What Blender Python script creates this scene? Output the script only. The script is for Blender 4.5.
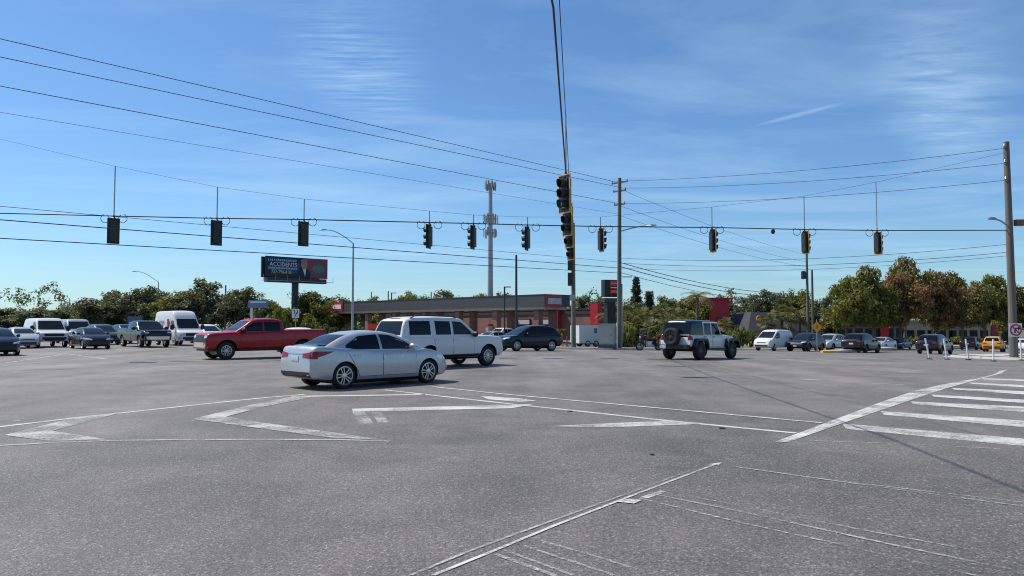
import bpy, bmesh, math, random
import numpy as np
from mathutils import Vector, Matrix
from mathutils.bvhtree import BVHTree

for o in list(bpy.data.objects):
    bpy.data.objects.remove(o, do_unlink=True)
scene = bpy.context.scene
COL = scene.collection
RND = random.Random(7)

# ------------------------------------------------------------------ camera
F, CX, CY, HZ, CAMH = 750.0, 512.0, 288.0, 325.0, 1.6
PITCH = math.atan((HZ - CY) / F)
cam = bpy.data.cameras.new('camera')
cam.sensor_width = 36.0
cam.lens = F / 1024 * 36.0
cam.clip_start, cam.clip_end = 0.1, 6000.0
cam_o = bpy.data.objects.new('camera', cam)
COL.objects.link(cam_o)
cam_o.location = (0, 0, CAMH)
cam_o.rotation_euler = (math.pi / 2 + PITCH, 0, 0)
scene.camera = cam_o
scene.render.engine = 'CYCLES'
scene.cycles.filter_width = 1.1
scene.render.resolution_x, scene.render.resolution_y = 1024, 576

# ------------------------------------------------------------------ light
SUN_TO = Vector((-0.66, 0.27, 1.0)).normalized()       # towards the sun
SUN_EL = math.asin(SUN_TO.z)
SUN_AZ = math.atan2(SUN_TO.x, SUN_TO.y)                 # clockwise from +Y
sun = bpy.data.lights.new('sun', 'SUN')
sun.energy, sun.angle, sun.color = 4.2, math.radians(0.53), (1.0, 0.93, 0.84)
sun_o = bpy.data.objects.new('sun', sun)
COL.objects.link(sun_o)
sun_o.location = SUN_TO * 60
sun_o.rotation_euler = SUN_TO.to_track_quat('Z', 'Y').to_euler()

vs = scene.view_settings
vs.view_transform, vs.look, vs.gamma, vs.exposure = 'Standard', 'None', 1.0, 0.4
vs.use_curve_mapping = False


class NT:
    """small node-tree helper"""
    def __init__(self, tree):
        self.t = tree
        tree.nodes.clear()

    def n(self, kind, ins=None, **kw):
        nd = self.t.nodes.new(kind)
        for k, v in kw.items():
            setattr(nd, k, v)
        for k, v in (ins or {}).items():
            self.set(nd, k, v)
        return nd

    def set(self, nd, k, v):
        s = nd.inputs[k]
        if isinstance(v, tuple) and len(v) == 2 and hasattr(v[0], 'outputs'):
            self.t.links.new(v[0].outputs[v[1]], s)
        elif hasattr(v, 'outputs'):
            self.t.links.new(v.outputs[0], s)
        else:
            s.default_value = v

    def math(self, op, a, b=0.0, c=None, clamp=False):
        nd = self.n('ShaderNodeMath', operation=op, use_clamp=clamp)
        self.set(nd, 0, a)
        self.set(nd, 1, b)
        if c is not None:
            self.set(nd, 2, c)
        return nd

    def ramp(self, fac, stops):
        nd = self.n('ShaderNodeValToRGB')
        self.set(nd, 'Fac', fac)
        el = nd.color_ramp.elements
        while len(el) < len(stops):
            el.new(0.5)
        for e, (p, c) in zip(el, stops):
            e.position = p
            e.color = (c, c, c, 1) if isinstance(c, (int, float)) else (*c, 1)
        return nd

    def mix(self, fac, a, b, blend='MIX'):
        nd = self.n('ShaderNodeMix', data_type='RGBA', blend_type=blend)
        for idx, v in ((0, fac), (6, a), (7, b)):
            s = nd.inputs[idx]
            if isinstance(v, tuple) and len(v) == 2 and hasattr(v[0], 'outputs'):
                self.t.links.new(v[0].outputs[v[1]], s)
            elif hasattr(v, 'outputs'):
                self.t.links.new(v.outputs[2 if v.bl_idname == 'ShaderNodeMix' else 0], s)
            elif isinstance(v, tuple):
                s.default_value = (*v, 1) if len(v) == 3 else v
            else:
                s.default_value = v
        return nd


def C(nd):
    return (nd, 2) if nd.bl_idname == 'ShaderNodeMix' else (nd, 0)


# ------------------------------------------------------------------ sky
world = bpy.data.worlds.new('World')
scene.world = world
world.use_nodes = True
w = NT(world.node_tree)
sky = w.n('ShaderNodeTexSky', sky_type='NISHITA', sun_disc=False)
sky.sun_elevation, sky.sun_rotation = SUN_EL, SUN_AZ
sky.altitude, sky.air_density, sky.dust_density, sky.ozone_density = 0.0, 1.0, 0.4, 3.0
SKY_STRENGTH = 0.09
tc = w.n('ShaderNodeTexCoord')
sep = w.n('ShaderNodeSeparateXYZ', {0: (tc, 'Generated')})
zc = w.math('MAXIMUM', (sep, 2), 0.03)
plane = w.n('ShaderNodeCombineXYZ', {0: w.math('DIVIDE', (sep, 0), zc), 1: w.math('DIVIDE', (sep, 1), zc), 2: 0.0})


def cloud_noise(scale, rot, sc, detail=7, rough=0.6, dist=0.5):
    mp = w.n('ShaderNodeMapping', {'Vector': plane, 'Rotation': (0, 0, rot), 'Scale': sc})
    return w.n('ShaderNodeTexNoise', {'Vector': mp, 'Scale': scale, 'Detail': detail, 'Roughness': rough, 'Distortion': dist})


def patch(px, py, ax, ay, rot):
    """soft elliptical area in the cloud plane"""
    mp = w.n('ShaderNodeMapping', {'Vector': plane, 'Location': (px, py, 0), 'Rotation': (0, 0, rot), 'Scale': (ax, ay, 1)}, vector_type='TEXTURE')
    ln = w.n('ShaderNodeVectorMath', {0: mp}, operation='LENGTH')
    return w.n('ShaderNodeMapRange', {0: (ln, 'Value'), 1: 1.0, 2: 0.15, 3: 0.0, 4: 1.0}, interpolation_type='SMOOTHSTEP')


fine = w.ramp(cloud_noise(3.2, 0.5, (1.0, 2.6, 1)), [(0.28, 0.0), (0.78, 1.0)])
rippl = w.ramp(cloud_noise(5.0, -0.25, (0.7, 5.0, 1), dist=0.3), [(0.4, 0.0), (0.68, 1.0)])
wide = w.ramp(cloud_noise(0.33, 0.35, (1.0, 2.0, 1), detail=8, rough=0.62), [(0.46, 0.0), (0.82, 1.0)])
c1 = w.math('MULTIPLY', patch(-0.60, 2.95, 0.34, 1.0, 0.05), rippl)
c2 = w.math('MULTIPLY', patch(1.95, 3.35, 0.34, 2.1, -0.57), fine)
c3 = w.math('MULTIPLY', patch(1.36, 3.53, 0.05, 0.30, 0.60), w.ramp(fine, [(0.0, 0.55), (1.0, 1.0)]))
c4 = w.math('MULTIPLY', wide, 0.48)
sm = w.math('ADD', w.math('MULTIPLY', c1, 0.36), w.math('MULTIPLY', c2, 0.50))
sm = w.math('ADD', sm, w.math('MULTIPLY', c3, 0.34))
sm = w.math('ADD', sm, c4, clamp=True)
cl = w.mix(sm, (sky, 0), (7.2, 7.6, 8.0))
tint = w.mix(1.0, cl, (0.69, 0.93, 1.13), 'MULTIPLY')
bg = w.n('ShaderNodeBackground', {'Color': C(tint), 'Strength': SKY_STRENGTH})
w.t.links.new(bg.outputs[0], w.n('ShaderNodeOutputWorld').inputs[0])

# ------------------------------------------------------------------ terrain: the crossing falls gently towards the far right
SQ = math.sqrt(0.5)
_S = np.arange(-60, 400.1, 2.0)
_D = np.interp(_S, [20, 30, 40, 50, 67, 100, 140, 220, 400], [0, 0, 0.15, 0.36, 0.78, 1.4, 1.9, 2.1, 2.1])
_k = np.ones(5) / 5
_Dp = np.convolve(np.pad(_D, 2, mode='edge'), _k, mode='valid')
_Dp[_S <= 26] = 0.0


def tz(X, Y):
    return -float(np.interp((X + Y) * SQ, _S, _Dp))


def ray(px, py):
    dx, dz = (px - CX) / F, (CY - py) / F
    c, s = math.cos(PITCH), math.sin(PITCH)
    return dx, c - dz * s, s + dz * c


def G(px, py):
    """ground point seen at a measured place of the photograph"""
    rx, ry, rz = ray(px, py)
    d = 1.6 / max(-rz, 0.004)
    for _ in range(40):
        z = tz(rx * d, ry * d)
        d += ((CAMH - z) / max(-rz, 0.004) - d) * 0.6
    return Vector((rx * d, ry * d, tz(rx * d, ry * d)))


def P(px, py, Y):
    rx, ry, rz = ray(px, py)
    d = Y / ry
    return Vector((rx * d, Y, CAMH + rz * d))


def XY(px, Y):
    """X for a pixel column at depth Y, standing on the ground"""
    X = (px - CX) / F * Y * 0.9988
    return Vector((X, Y, tz(X, Y)))


# ------------------------------------------------------------------ materials
MATS = {}


def new_mat(name):
    m = bpy.data.materials.new(name)
    m.use_nodes = True
    return m, NT(m.node_tree)


def out(t, sh):
    t.t.links.new(sh.outputs[0], t.n('ShaderNodeOutputMaterial').inputs[0])


def plain(name, col, rough=0.6, metal=0.0, vary=0.12, scale=3.0, coat=0.0, emit=None, estr=0.0, spec=0.5, bump=0.0):
    if name in MATS:
        return MATS[name]
    m, t = new_mat(name)
    tc = t.n('ShaderNodeTexCoord')
    no = t.n('ShaderNodeTexNoise', {'Vector': (tc, 'Object'), 'Scale': scale, 'Detail': 6, 'Roughness': 0.65})
    v = t.n('ShaderNodeMapRange', {0: no, 1: 0.3, 2: 0.7, 3: 1 - vary, 4: 1 + vary})
    cc = t.mix(1.0, tuple(col), v, 'MULTIPLY')
    b = t.n('ShaderNodeBsdfPrincipled', {'Base Color': C(cc), 'Roughness': rough, 'Metallic': metal,
                                         'Coat Weight': coat, 'Coat Roughness': 0.06, 'Specular IOR Level': spec})
    if bump:
        bp = t.n('ShaderNodeBump', {'Strength': bump, 'Distance': 0.02, 'Height': no})
        t.set(b, 'Normal', bp)
    if emit:
        t.set(b, 'Emission Color', (*emit, 1))
        t.set(b, 'Emission Strength', estr)
    out(t, b)
    MATS[name] = m
    return m


def paint(name, col, metal=0.0, rough=0.32):
    """car paint with a clear coat and a little road dust towards the sills"""
    if name in MATS:
        return MATS[name]
    m, t = new_mat(name)
    tc = t.n('ShaderNodeTexCoord')
    no = t.n('ShaderNodeTexNoise', {'Vector': (tc, 'Object'), 'Scale': 4.0, 'Detail': 7, 'Roughness': 0.7})
    dust = t.n('ShaderNodeMapRange', {0: no, 1: 0.45, 2: 0.8, 3: 0.0, 4: 0.03})
    cc = t.mix(dust, tuple(col), (0.24, 0.22, 0.2))
    rr = t.n('ShaderNodeMapRange', {0: no, 1: 0.3, 2: 0.7, 3: rough * 0.85, 4: rough * 1.3})
    b = t.n('ShaderNodeBsdfPrincipled', {'Base Color': C(cc), 'Roughness': rr, 'Metallic': metal,
                                         'Coat Weight': 0.3, 'Coat Roughness': 0.05, 'Specular IOR Level': 0.4})
    out(t, b)
    MATS[name] = m
    return m


def asphalt():
    m, t = new_mat('asphalt')
    tc = t.n('ShaderNodeTexCoord')
    o = (tc, 'Object')
    vo = t.n('ShaderNodeTexVoronoi', {'Vector': o, 'Scale': 64.0, 'Randomness': 1.0})
    grit = t.n('ShaderNodeTexNoise', {'Vector': o, 'Scale': 34.0, 'Detail': 5, 'Roughness': 0.75})
    grit2 = t.n('ShaderNodeTexNoise', {'Vector': o, 'Scale': 13.0, 'Detail': 5, 'Roughness': 0.8})
    big = t.n('ShaderNodeTexNoise', {'Vector': o, 'Scale': 0.22, 'Detail': 7, 'Roughness': 0.6, 'Distortion': 0.6})
    # wheel-polished lanes along the two street directions
    mA = t.n('ShaderNodeMapping', {'Vector': o, 'Rotation': (0, 0, math.radians(45)), 'Scale': (0.55, 0.012, 1)})
    lanA = t.n('ShaderNodeTexNoise', {'Vector': mA, 'Scale': 1.0, 'Detail': 5, 'Roughness': 0.6, 'Distortion': 0.15})
    mB = t.n('ShaderNodeMapping', {'Vector': o, 'Rotation': (0, 0, math.radians(-47)), 'Scale': (0.55, 0.012, 1)})
    lanB = t.n('ShaderNodeTexNoise', {'Vector': mB, 'Scale': 1.0, 'Detail': 5, 'Roughness': 0.6, 'Distortion': 0.15})
    base = t.ramp(big, [(0.3, (0.080, 0.071, 0.062)), (0.7, (0.142, 0.126, 0.110))])
    # base colour grows paler along Y, the change broken up by noise
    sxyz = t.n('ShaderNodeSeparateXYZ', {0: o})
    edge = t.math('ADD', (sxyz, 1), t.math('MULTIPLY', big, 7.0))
    far_tone = t.n('ShaderNodeMapRange', {0: edge, 1: 13.0, 2: 29.0, 3: 0.95, 4: 1.32})
    base = t.mix(1.0, base, far_tone, 'MULTIPLY')
    f1 = t.n('ShaderNodeMapRange', {0: lanA, 1: 0.3, 2: 0.7, 3: 0.80, 4: 1.18})
    f2 = t.n('ShaderNodeMapRange', {0: lanB, 1: 0.3, 2: 0.7, 3: 0.88, 4: 1.12})
    c = t.mix(1.0, base, f1, 'MULTIPLY')
    c = t.mix(1.0, c, f2, 'MULTIPLY')
    sp = t.n('ShaderNodeMapRange', {0: grit, 1: 0.25, 2: 0.78, 3: 0.05, 4: 2.3})
    c = t.mix(0.9, c, sp, 'MULTIPLY')
    sp2 = t.n('ShaderNodeMapRange', {0: grit2, 1: 0.25, 2: 0.75, 3: 0.62, 4: 1.4})
    c = t.mix(0.8, c, sp2, 'MULTIPLY')
    stone = t.n('ShaderNodeMapRange', {0: (vo, 'Color'), 1: 0.72, 2: 0.9, 3: 0.0, 4: 0.6})
    c = t.mix(stone, c, (0.34, 0.33, 0.31))
    blot = t.n('ShaderNodeTexNoise', {'Vector': o, 'Scale': 0.75, 'Detail': 6, 'Roughness': 0.62, 'Distortion': 0.8})
    c = t.mix(1.0, c, t.n('ShaderNodeMapRange', {0: blot, 1: 0.32, 2: 0.68, 3: 0.80, 4: 1.20}), 'MULTIPLY')
    # tar-sealed cracks with a course of their own
    mC = t.n('ShaderNodeMapping', {'Vector': o, 'Scale': (0.09, 0.09, 1)})
    wob = t.n('ShaderNodeTexNoise', {'Vector': mC, 'Scale': 3.0, 'Detail': 6})
    wv = t.mix(0.25, mC, (wob, 'Color'), 'ADD')
    cr = t.n('ShaderNodeTexVoronoi', {'Vector': C(wv), 'Scale': 1.0}, feature='DISTANCE_TO_EDGE')
    crk = t.n('ShaderNodeMapRange', {0: cr, 1: 0.0035, 2: 0.0015, 3: 0.0, 4: 0.12})
    c = t.mix(crk, c, (0.05, 0.05, 0.05))
    # oil drips
    oil = t.n('ShaderNodeTexNoise', {'Vector': o, 'Scale': 1.1, 'Detail': 3, 'Roughness': 0.5})
    oilm = t.n('ShaderNodeMapRange', {0: oil, 1: 0.70, 2: 0.80, 3: 0.0, 4: 0.4})
    c = t.mix(oilm, c, (0.055, 0.053, 0.052))
    h = t.math('ADD', grit, t.math('MULTIPLY', vo, 0.8))
    bp = t.n('ShaderNodeBump', {'Strength': 0.55, 'Distance': 0.012, 'Height': h})
    b = t.n('ShaderNodeBsdfPrincipled', {'Base Color': C(c), 'Roughness': 0.62, 'Specular IOR Level': 0.5, 'Normal': bp})
    out(t, b)
    return m


def road_paint(name, wear, col=(0.54, 0.53, 0.50)):
    if name in MATS:
        return MATS[name]
    m, t = new_mat(name)
    tc = t.n('ShaderNodeTexCoord')
    n1 = t.n('ShaderNodeTexNoise', {'Vector': (tc, 'Object'), 'Scale': 26.0, 'Detail': 6, 'Roughness': 0.8})
    n2 = t.n('ShaderNodeTexNoise', {'Vector': (tc, 'Object'), 'Scale': 1.3, 'Detail': 5, 'Roughness': 0.65})
    s = t.math('ADD', t.math('MULTIPLY', n1, 0.6), t.math('MULTIPLY', n2, 0.4))
    al = t.n('ShaderNodeMapRange', {0: s, 1: wear - 0.07, 2: wear + 0.07, 3: 0.0, 4: 1.0})
    v = t.n('ShaderNodeMapRange', {0: n2, 1: 0.3, 2: 0.7, 3: 0.8, 4: 1.05})
    c = t.mix(1.0, tuple(col), v, 'MULTIPLY')
    b = t.n('ShaderNodeBsdfPrincipled', {'Base Color': C(c), 'Roughness': 0.65, 'Alpha': al})
    out(t, b)
    MATS[name] = m
    return m


def leaf_mat(name, c1, c2, c3=None, scale=0.5, trans=0.35):
    if name in MATS:
        return MATS[name]
    m, t = new_mat(name)
    tc = t.n('ShaderNodeTexCoord')
    ge = t.n('ShaderNodeNewGeometry')
    oi = t.n('ShaderNodeObjectInfo')
    no = t.n('ShaderNodeTexNoise', {'Vector': (tc, 'Object'), 'Scale': scale, 'Detail': 3, 'Roughness': 0.6})
    f = t.math('ADD', t.math('MULTIPLY', no, 0.9), t.math('MULTIPLY', (ge, 'Random Per Island'), 0.4))
    f = t.math('ADD', f, t.math('MULTIPLY', (oi, 'Random'), 0.15))
    stops = [(0.42, c1), (0.95, c2)] if c3 is None else [(0.45, c1), (0.70, c2), (0.95, c3)]
    c = t.ramp(f, stops)
    d = t.n('ShaderNodeBsdfPrincipled', {'Base Color': c, 'Roughness': 0.55, 'Specular IOR Level': 0.35})
    tr = t.n('ShaderNodeBsdfTranslucent', {'Color': C(t.mix(1.0, c, (1.3, 1.35, 0.6), 'MULTIPLY'))})
    mx = t.n('ShaderNodeMixShader', {0: trans, 1: d, 2: tr})
    out(t, mx)
    MATS[name] = m
    return m


def brick_mat():
    m, t = new_mat('brickwork')
    tc = t.n('ShaderNodeTexCoord')
    br = t.n('ShaderNodeTexBrick', {'Vector': (tc, 'UV'), 'Color1': (0.24, 0.085, 0.055, 1), 'Color2': (0.17, 0.06, 0.042, 1),
                                    'Mortar': (0.3, 0.26, 0.22, 1), 'Scale': 1.0, 'Mortar Size': 0.008, 'Brick Width': 0.22, 'Row Height': 0.075})
    no = t.n('ShaderNodeTexNoise', {'Vector': (tc, 'Object'), 'Scale': 0.8, 'Detail': 6})
    v = t.n('ShaderNodeMapRange', {0: no, 1: 0.3, 2: 0.7, 3: 0.8, 4: 1.15})
    c = t.mix(1.0, br, v, 'MULTIPLY')
    out(t, t.n('ShaderNodeBsdfPrincipled', {'Base Color': C(c), 'Roughness': 0.85}))
    return m


def wood_mat(name, c1, c2):
    m, t = new_mat(name)
    tc = t.n('ShaderNodeTexCoord')
    mp = t.n('ShaderNodeMapping', {'Vector': (tc, 'Object'), 'Scale': (14, 14, 0.5)})
    no = t.n('ShaderNodeTexNoise', {'Vector': mp, 'Scale': 1.0, 'Detail': 6, 'Roughness': 0.7})
    c = t.ramp(no, [(0.3, c1), (0.7, c2)])
    out(t, t.n('ShaderNodeBsdfPrincipled', {'Base Color': c, 'Roughness': 0.85}))
    MATS[name] = m
    return m


def glass_mat(name, col, rough=0.04):
    if name in MATS:
        return MATS[name]
    m, t = new_mat(name)
    b = t.n('ShaderNodeBsdfPrincipled', {'Base Color': (*col, 1), 'Roughness': rough, 'Specular IOR Level': 0.38})
    out(t, b)
    MATS[name] = m
    return m


def clear_glass(name, tint=(0.55, 0.62, 0.6)):
    m, t = new_mat(name)
    fr = t.n('ShaderNodeFresnel', {'IOR': 1.5})
    tr = t.n('ShaderNodeBsdfTransparent', {'Color': (*tint, 1)})
    gl = t.n('ShaderNodeBsdfGlossy', {'Color': (1, 1, 1, 1), 'Roughness': 0.02})
    out(t, t.n('ShaderNodeMixShader', {0: fr, 1: tr, 2: gl}))
    MATS[name] = m
    return m


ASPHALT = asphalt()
BRICK = brick_mat()
WOOD = wood_mat('weathered_wood', (0.085, 0.078, 0.066), (0.19, 0.172, 0.145))
BARK = wood_mat('bark', (0.06, 0.048, 0.038), (0.15, 0.12, 0.095))
CONC = plain('concrete', (0.42, 0.40, 0.36), 0.85, vary=0.15, scale=1.2)
GALV = plain('galvanised_steel', (0.36, 0.37, 0.38), 0.45, 0.6)
BLACK = plain('black_plastic', (0.010, 0.010, 0.011), 0.5)
DKGREY = plain('dark_grey_metal', (0.035, 0.037, 0.04), 0.45)
RUBBER = plain('tyre_rubber', (0.012, 0.012, 0.012), 0.8)
CHROME = plain('chrome', (0.72, 0.73, 0.74), 0.14, 1.0, vary=0.03)
ALLOY = plain('alloy', (0.52, 0.53, 0.55), 0.3, 0.85, vary=0.05)
DKALLOY = plain('dark_alloy', (0.08, 0.08, 0.085), 0.35, 0.7)
GLASS = glass_mat('tinted_glass', (0.004, 0.005, 0.006))
GLASSW = glass_mat('windscreen_glass', (0.012, 0.016, 0.018))
LENS = plain('headlight_lens', (0.62, 0.65, 0.68), 0.08, 0.2, coat=1.0, vary=0.2, scale=30)
TAIL = plain('taillight_red', (0.22, 0.003, 0.004), 0.25, coat=0.0, vary=0.2, scale=30)
PLATE = plain('number_plate', (0.55, 0.57, 0.55), 0.5, vary=0.2, scale=25)
WELL = plain('wheel_well', (0.005, 0.005, 0.005), 0.9)
CABLE = plain('cable_black', (0.02, 0.02, 0.022), 0.6)
SIGYEL = plain('signal_yellow', (0.62, 0.33, 0.02), 0.45)
RED = plain('sign_red', (0.48, 0.02, 0.035), 0.45)
WHITE = plain('white_coating', (0.72, 0.72, 0.70), 0.5, vary=0.06)


# ------------------------------------------------------------------ object helpers
def link(o, parent=None):
    COL.objects.link(o)
    if parent is not None:
        o.parent = parent
    return o


def tag(o, label=None, cat=None, group=None, kind=None):
    if label: o['label'] = label
    if cat: o['category'] = cat
    if group: o['group'] = group
    if kind: o['kind'] = kind
    return o


def empty(name, loc, rz=0.0, label=None, cat=None, group=None):
    o = bpy.data.objects.new(name, None)
    o.empty_display_size = 0.2
    link(o)
    o.location = loc
    o.rotation_euler = (0, 0, rz)
    return tag(o, label, cat, group)


class MB:
    def __init__(self):
        self.v, self.f, self.mi = [], [], []

    def add(self, vs_, fs, mi=0):
        b = len(self.v)
        self.v += [tuple(p) for p in vs_]
        self.f += [tuple(i + b for i in f) for f in fs]
        self.mi += [mi] * len(fs)
        return self

    def box(self, c, s, rz=0.0, M=None, mi=0, taper=1.0):
        hx, hy, hz = s[0] / 2, s[1] / 2, s[2] / 2
        vv = []
        for z in (-1, 1):
            k = taper if z > 0 else 1.0
            for x, y in ((-1, -1), (1, -1), (1, 1), (-1, 1)):
                p = Vector((x * hx * k, y * hy * k, z * hz))
                if M is not None:
                    p = M @ p
                elif rz:
                    p = Matrix.Rotation(rz, 3, 'Z') @ p
                vv.append(p + Vector(c))
        return self.add(vv, [(0, 3, 2, 1), (4, 5, 6, 7), (0, 1, 5, 4), (1, 2, 6, 5), (2, 3, 7, 6), (3, 0, 4, 7)], mi)

    def tube(self, pts, r, n=8, mi=0, cap=True):
        pts = [Vector(p) for p in pts]
        rs = r if isinstance(r, (list, tuple)) else [r] * len(pts)
        vv, ff = [], []
        up = None
        for i, p in enumerate(pts):
            a = pts[max(i - 1, 0)]
            b = pts[min(i + 1, len(pts) - 1)]
            d = (b - a).normalized()
            if up is None:
                up = Vector((0, 0, 1)) if abs(d.z) < 0.9 else Vector((1, 0, 0))
            x = d.cross(up).normalized()
            y = x.cross(d).normalized()
            for k in range(n):
                an = 2 * math.pi * k / n
                vv.append(p + (x * math.cos(an) + y * math.sin(an)) * rs[i])
        for i in range(len(pts) - 1):
            for k in range(n):
                k2 = (k + 1) % n
                ff.append((i * n + k, (i + 1) * n + k, (i + 1) * n + k2, i * n + k2))
        if cap:
            ff.append(tuple(range(n)))
            ff.append(tuple(reversed(range((len(pts) - 1) * n, len(pts) * n))))
        return self.add(vv, ff, mi)

    def lathe(self, prof, n=24, axis='Z', c=(0, 0, 0), mi=0, closed=False):
        """prof: (radius, height along axis)"""
        vv, ff = [], []
        for r, h in prof:
            for k in range(n):
                a = 2 * math.pi * k / n
                x, y = r * math.cos(a), r * math.sin(a)
                p = {'Z': (x, y, h), 'Y': (x, h, -y), 'X': (h, x, y)}[axis]
                vv.append(Vector(p) + Vector(c))
        m = len(prof)
        for i in range(m - 1 if not closed else m):
            j = (i + 1) % m
            for k in range(n):
                k2 = (k + 1) % n
                ff.append((i * n + k, i * n + k2, j * n + k2, j * n + k))
        if not closed:
            if prof[0][0] > 1e-4: ff.append(tuple(reversed(range(n))))
            if prof[-1][0] > 1e-4: ff.append(tuple(range((m - 1) * n, m * n)))
        return self.add(vv, ff, mi)

    def mesh(self, name, mats, smooth=None):
        me = bpy.data.meshes.new(name)
        me.from_pydata(self.v, [], self.f)
        for m in (mats if isinstance(mats, (list, tuple)) else [mats]):
            me.materials.append(m)
        if any(self.mi):
            me.polygons.foreach_set('material_index', self.mi)
        me.update()
        if smooth is not None:
            me.polygons.foreach_set('use_smooth', [True] * len(me.polygons))
            me.set_sharp_from_angle(angle=math.radians(smooth))
        return me

    def build(self, name, mats, parent=None, smooth=None):
        return link(bpy.data.objects.new(name, self.mesh(name, mats, smooth)), parent)


def fix_normals(me):
    bm = bmesh.new()
    bm.from_mesh(me)
    bmesh.ops.recalc_face_normals(bm, faces=bm.faces)
    bm.to_mesh(me)
    bm.free()


def box_uv(me):
    uv = me.uv_layers.new(name='uv')
    for p in me.polygons:
        n = p.normal
        for li in p.loop_indices:
            c = me.vertices[me.loops[li].vertex_index].co
            if abs(n.z) > 0.7: q = (c.x, c.y)
            else:
                h = Vector((-n.y, n.x, 0)).normalized()
                q = (c.dot(h), c.z)
            uv.data[li].uv = q


def text_mesh(name, body, size, mat, parent, loc, rot, depth=0.004, align='CENTER', sx=1.0):
    cu = bpy.data.curves.new('text_tmp', 'FONT')
    cu.body, cu.size, cu.align_x, cu.align_y, cu.extrude = body, size, align, 'CENTER', depth
    cu.resolution_u = 2
    t = bpy.data.objects.new('text_tmp', cu)
    COL.objects.link(t)
    dg = bpy.context.evaluated_depsgraph_get()
    me = bpy.data.meshes.new_from_object(t.evaluated_get(dg))
    bpy.data.objects.remove(t)
    bpy.data.curves.remove(cu)
    me.materials.clear()
    me.materials.append(mat)
    o = link(bpy.data.objects.new(name, me), parent)
    o.location, o.rotation_euler, o.scale = loc, rot, (sx, 1, 1)
    return o


def copy_tree(o, parent=None):
    c = o.copy()
    COL.objects.link(c)
    c.parent = parent
    for ch in list(o.children):
        copy_tree(ch, c)
    return c

# ================================================================== the ground
def st(s, t, up=0.0):
    X, Y = (s - t) * SQ, (s + t) * SQ
    return (X, Y, tz(X, Y) + up)


def grass_mat():
    m, t = new_mat('grass')
    tc = t.n('ShaderNodeTexCoord')
    n1 = t.n('ShaderNodeTexNoise', {'Vector': (tc, 'Object'), 'Scale': 0.35, 'Detail': 8, 'Roughness': 0.7})
    n2 = t.n('ShaderNodeTexNoise', {'Vector': (tc, 'Object'), 'Scale': 22.0, 'Detail': 4})
    c = t.ramp(n1, [(0.3, (0.075, 0.10, 0.03)), (0.55, (0.12, 0.135, 0.045)), (0.75, (0.19, 0.165, 0.085))])
    v = t.n('ShaderNodeMapRange', {0: n2, 1: 0.3, 2: 0.7, 3: 0.6, 4: 1.3})
    c2 = t.mix(1.0, c, v, 'MULTIPLY')
    out(t, t.n('ShaderNodeBsdfPrincipled', {'Base Color': C(c2), 'Roughness': 0.9,
                                            'Normal': t.n('ShaderNodeBump', {'Strength': 0.6, 'Distance': 0.04, 'Height': n2})}))
    return m


GRASS = grass_mat()


def st_sheet(name, s0, s1, t0, t1, up, mat, kind='structure'):
    ss = [s for s in _S if s0 < s < s1]
    ss = [s0] + ss + [s1]
    m = MB()
    for s in ss:
        m.add([st(s, t0, up), st(s, t1, up)], [])
    m.f = [(2 * i, 2 * i + 2, 2 * i + 3, 2 * i + 1) for i in range(len(ss) - 1)]
    m.mi = [0] * len(m.f)
    o = m.build(name, mat)
    fix_normals(o.data)
    if o.data.polygons[0].normal.z < 0:
        o.data.flip_normals()
    return tag(o, kind=kind)


ground = st_sheet('ground', -3000, 3000, -3000, 3000, -0.06, GRASS)
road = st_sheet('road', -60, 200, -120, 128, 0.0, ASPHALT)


def corner_path(s0, t0, r, d, sdir, tdir, smax, tmax):
    """kerb line of a rounded street corner, d metres in from the edge"""
    pts = []
    n = int(abs(tmax - (t0 + tdir * r)) / 6)
    for i in range(n, 0, -1):
        pts.append((s0 + sdir * d, t0 + tdir * r + (tmax - t0 - tdir * r) * i / n))
    rr = max(r - d, 0.02)
    cs, ct = s0 + sdir * max(r, d + 0.02), t0 + tdir * max(r, d + 0.02)
    for i in range(13):
        a = math.pi / 2 * i / 12
        pts.append((cs - sdir * rr * math.cos(a), ct - tdir * rr * math.sin(a)))
    n = int(abs(smax - (s0 + sdir * r)) / 2)
    for i in range(1, n + 1):
        pts.append((s0 + sdir * r + (smax - s0 - sdir * r) * i / n, t0 + tdir * d))
    return pts


def ring(name, pa, pb, ua, ub, mat, parent=None):
    m = MB()
    for (a, b) in zip(pa, pb):
        m.add([st(*a, ua), st(*b, ub)], [])
    m.f = [(2 * i, 2 * i + 1, 2 * i + 3, 2 * i + 2) for i in range(len(pa) - 1)]
    m.mi = [0] * len(m.f)
    o = m.build(name, mat, parent)
    fix_normals(o.data)
    if sum(p.normal.z for p in o.data.polygons) < 0:
        o.data.flip_normals()
    if parent is None:
        tag(o, kind='structure')
    return o


def corner_block(s0, t0, r, sdir, tdir, smax, tmax, grass_w, lot_w, pre):
    pth = lambda d: corner_path(s0, t0, r, d, sdir, tdir, smax, tmax)
    kerb = ring('kerb', pth(0.0), pth(0.03), -0.02, 0.13, CONC)
    ring('kerb_top', pth(0.03), pth(0.2), 0.13, 0.134, CONC, kerb)
    ring('gutter', pth(-0.45), pth(0.0), 0.006, 0.004, CONC, kerb)
    ring(pre + '_verge', pth(0.2), pth(grass_w), 0.13, 0.14, GRASS)
    ring(pre + '_sidewalk', pth(grass_w), pth(grass_w + 1.6), 0.15, 0.15, CONC)
    ring(pre + '_lawn', pth(grass_w + 1.6), pth(grass_w + 5), 0.145, 0.12, GRASS)
    ring(pre + '_car_park', pth(grass_w + 5), pth(lot_w), 0.12, 0.12, ASPHALT)


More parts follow.
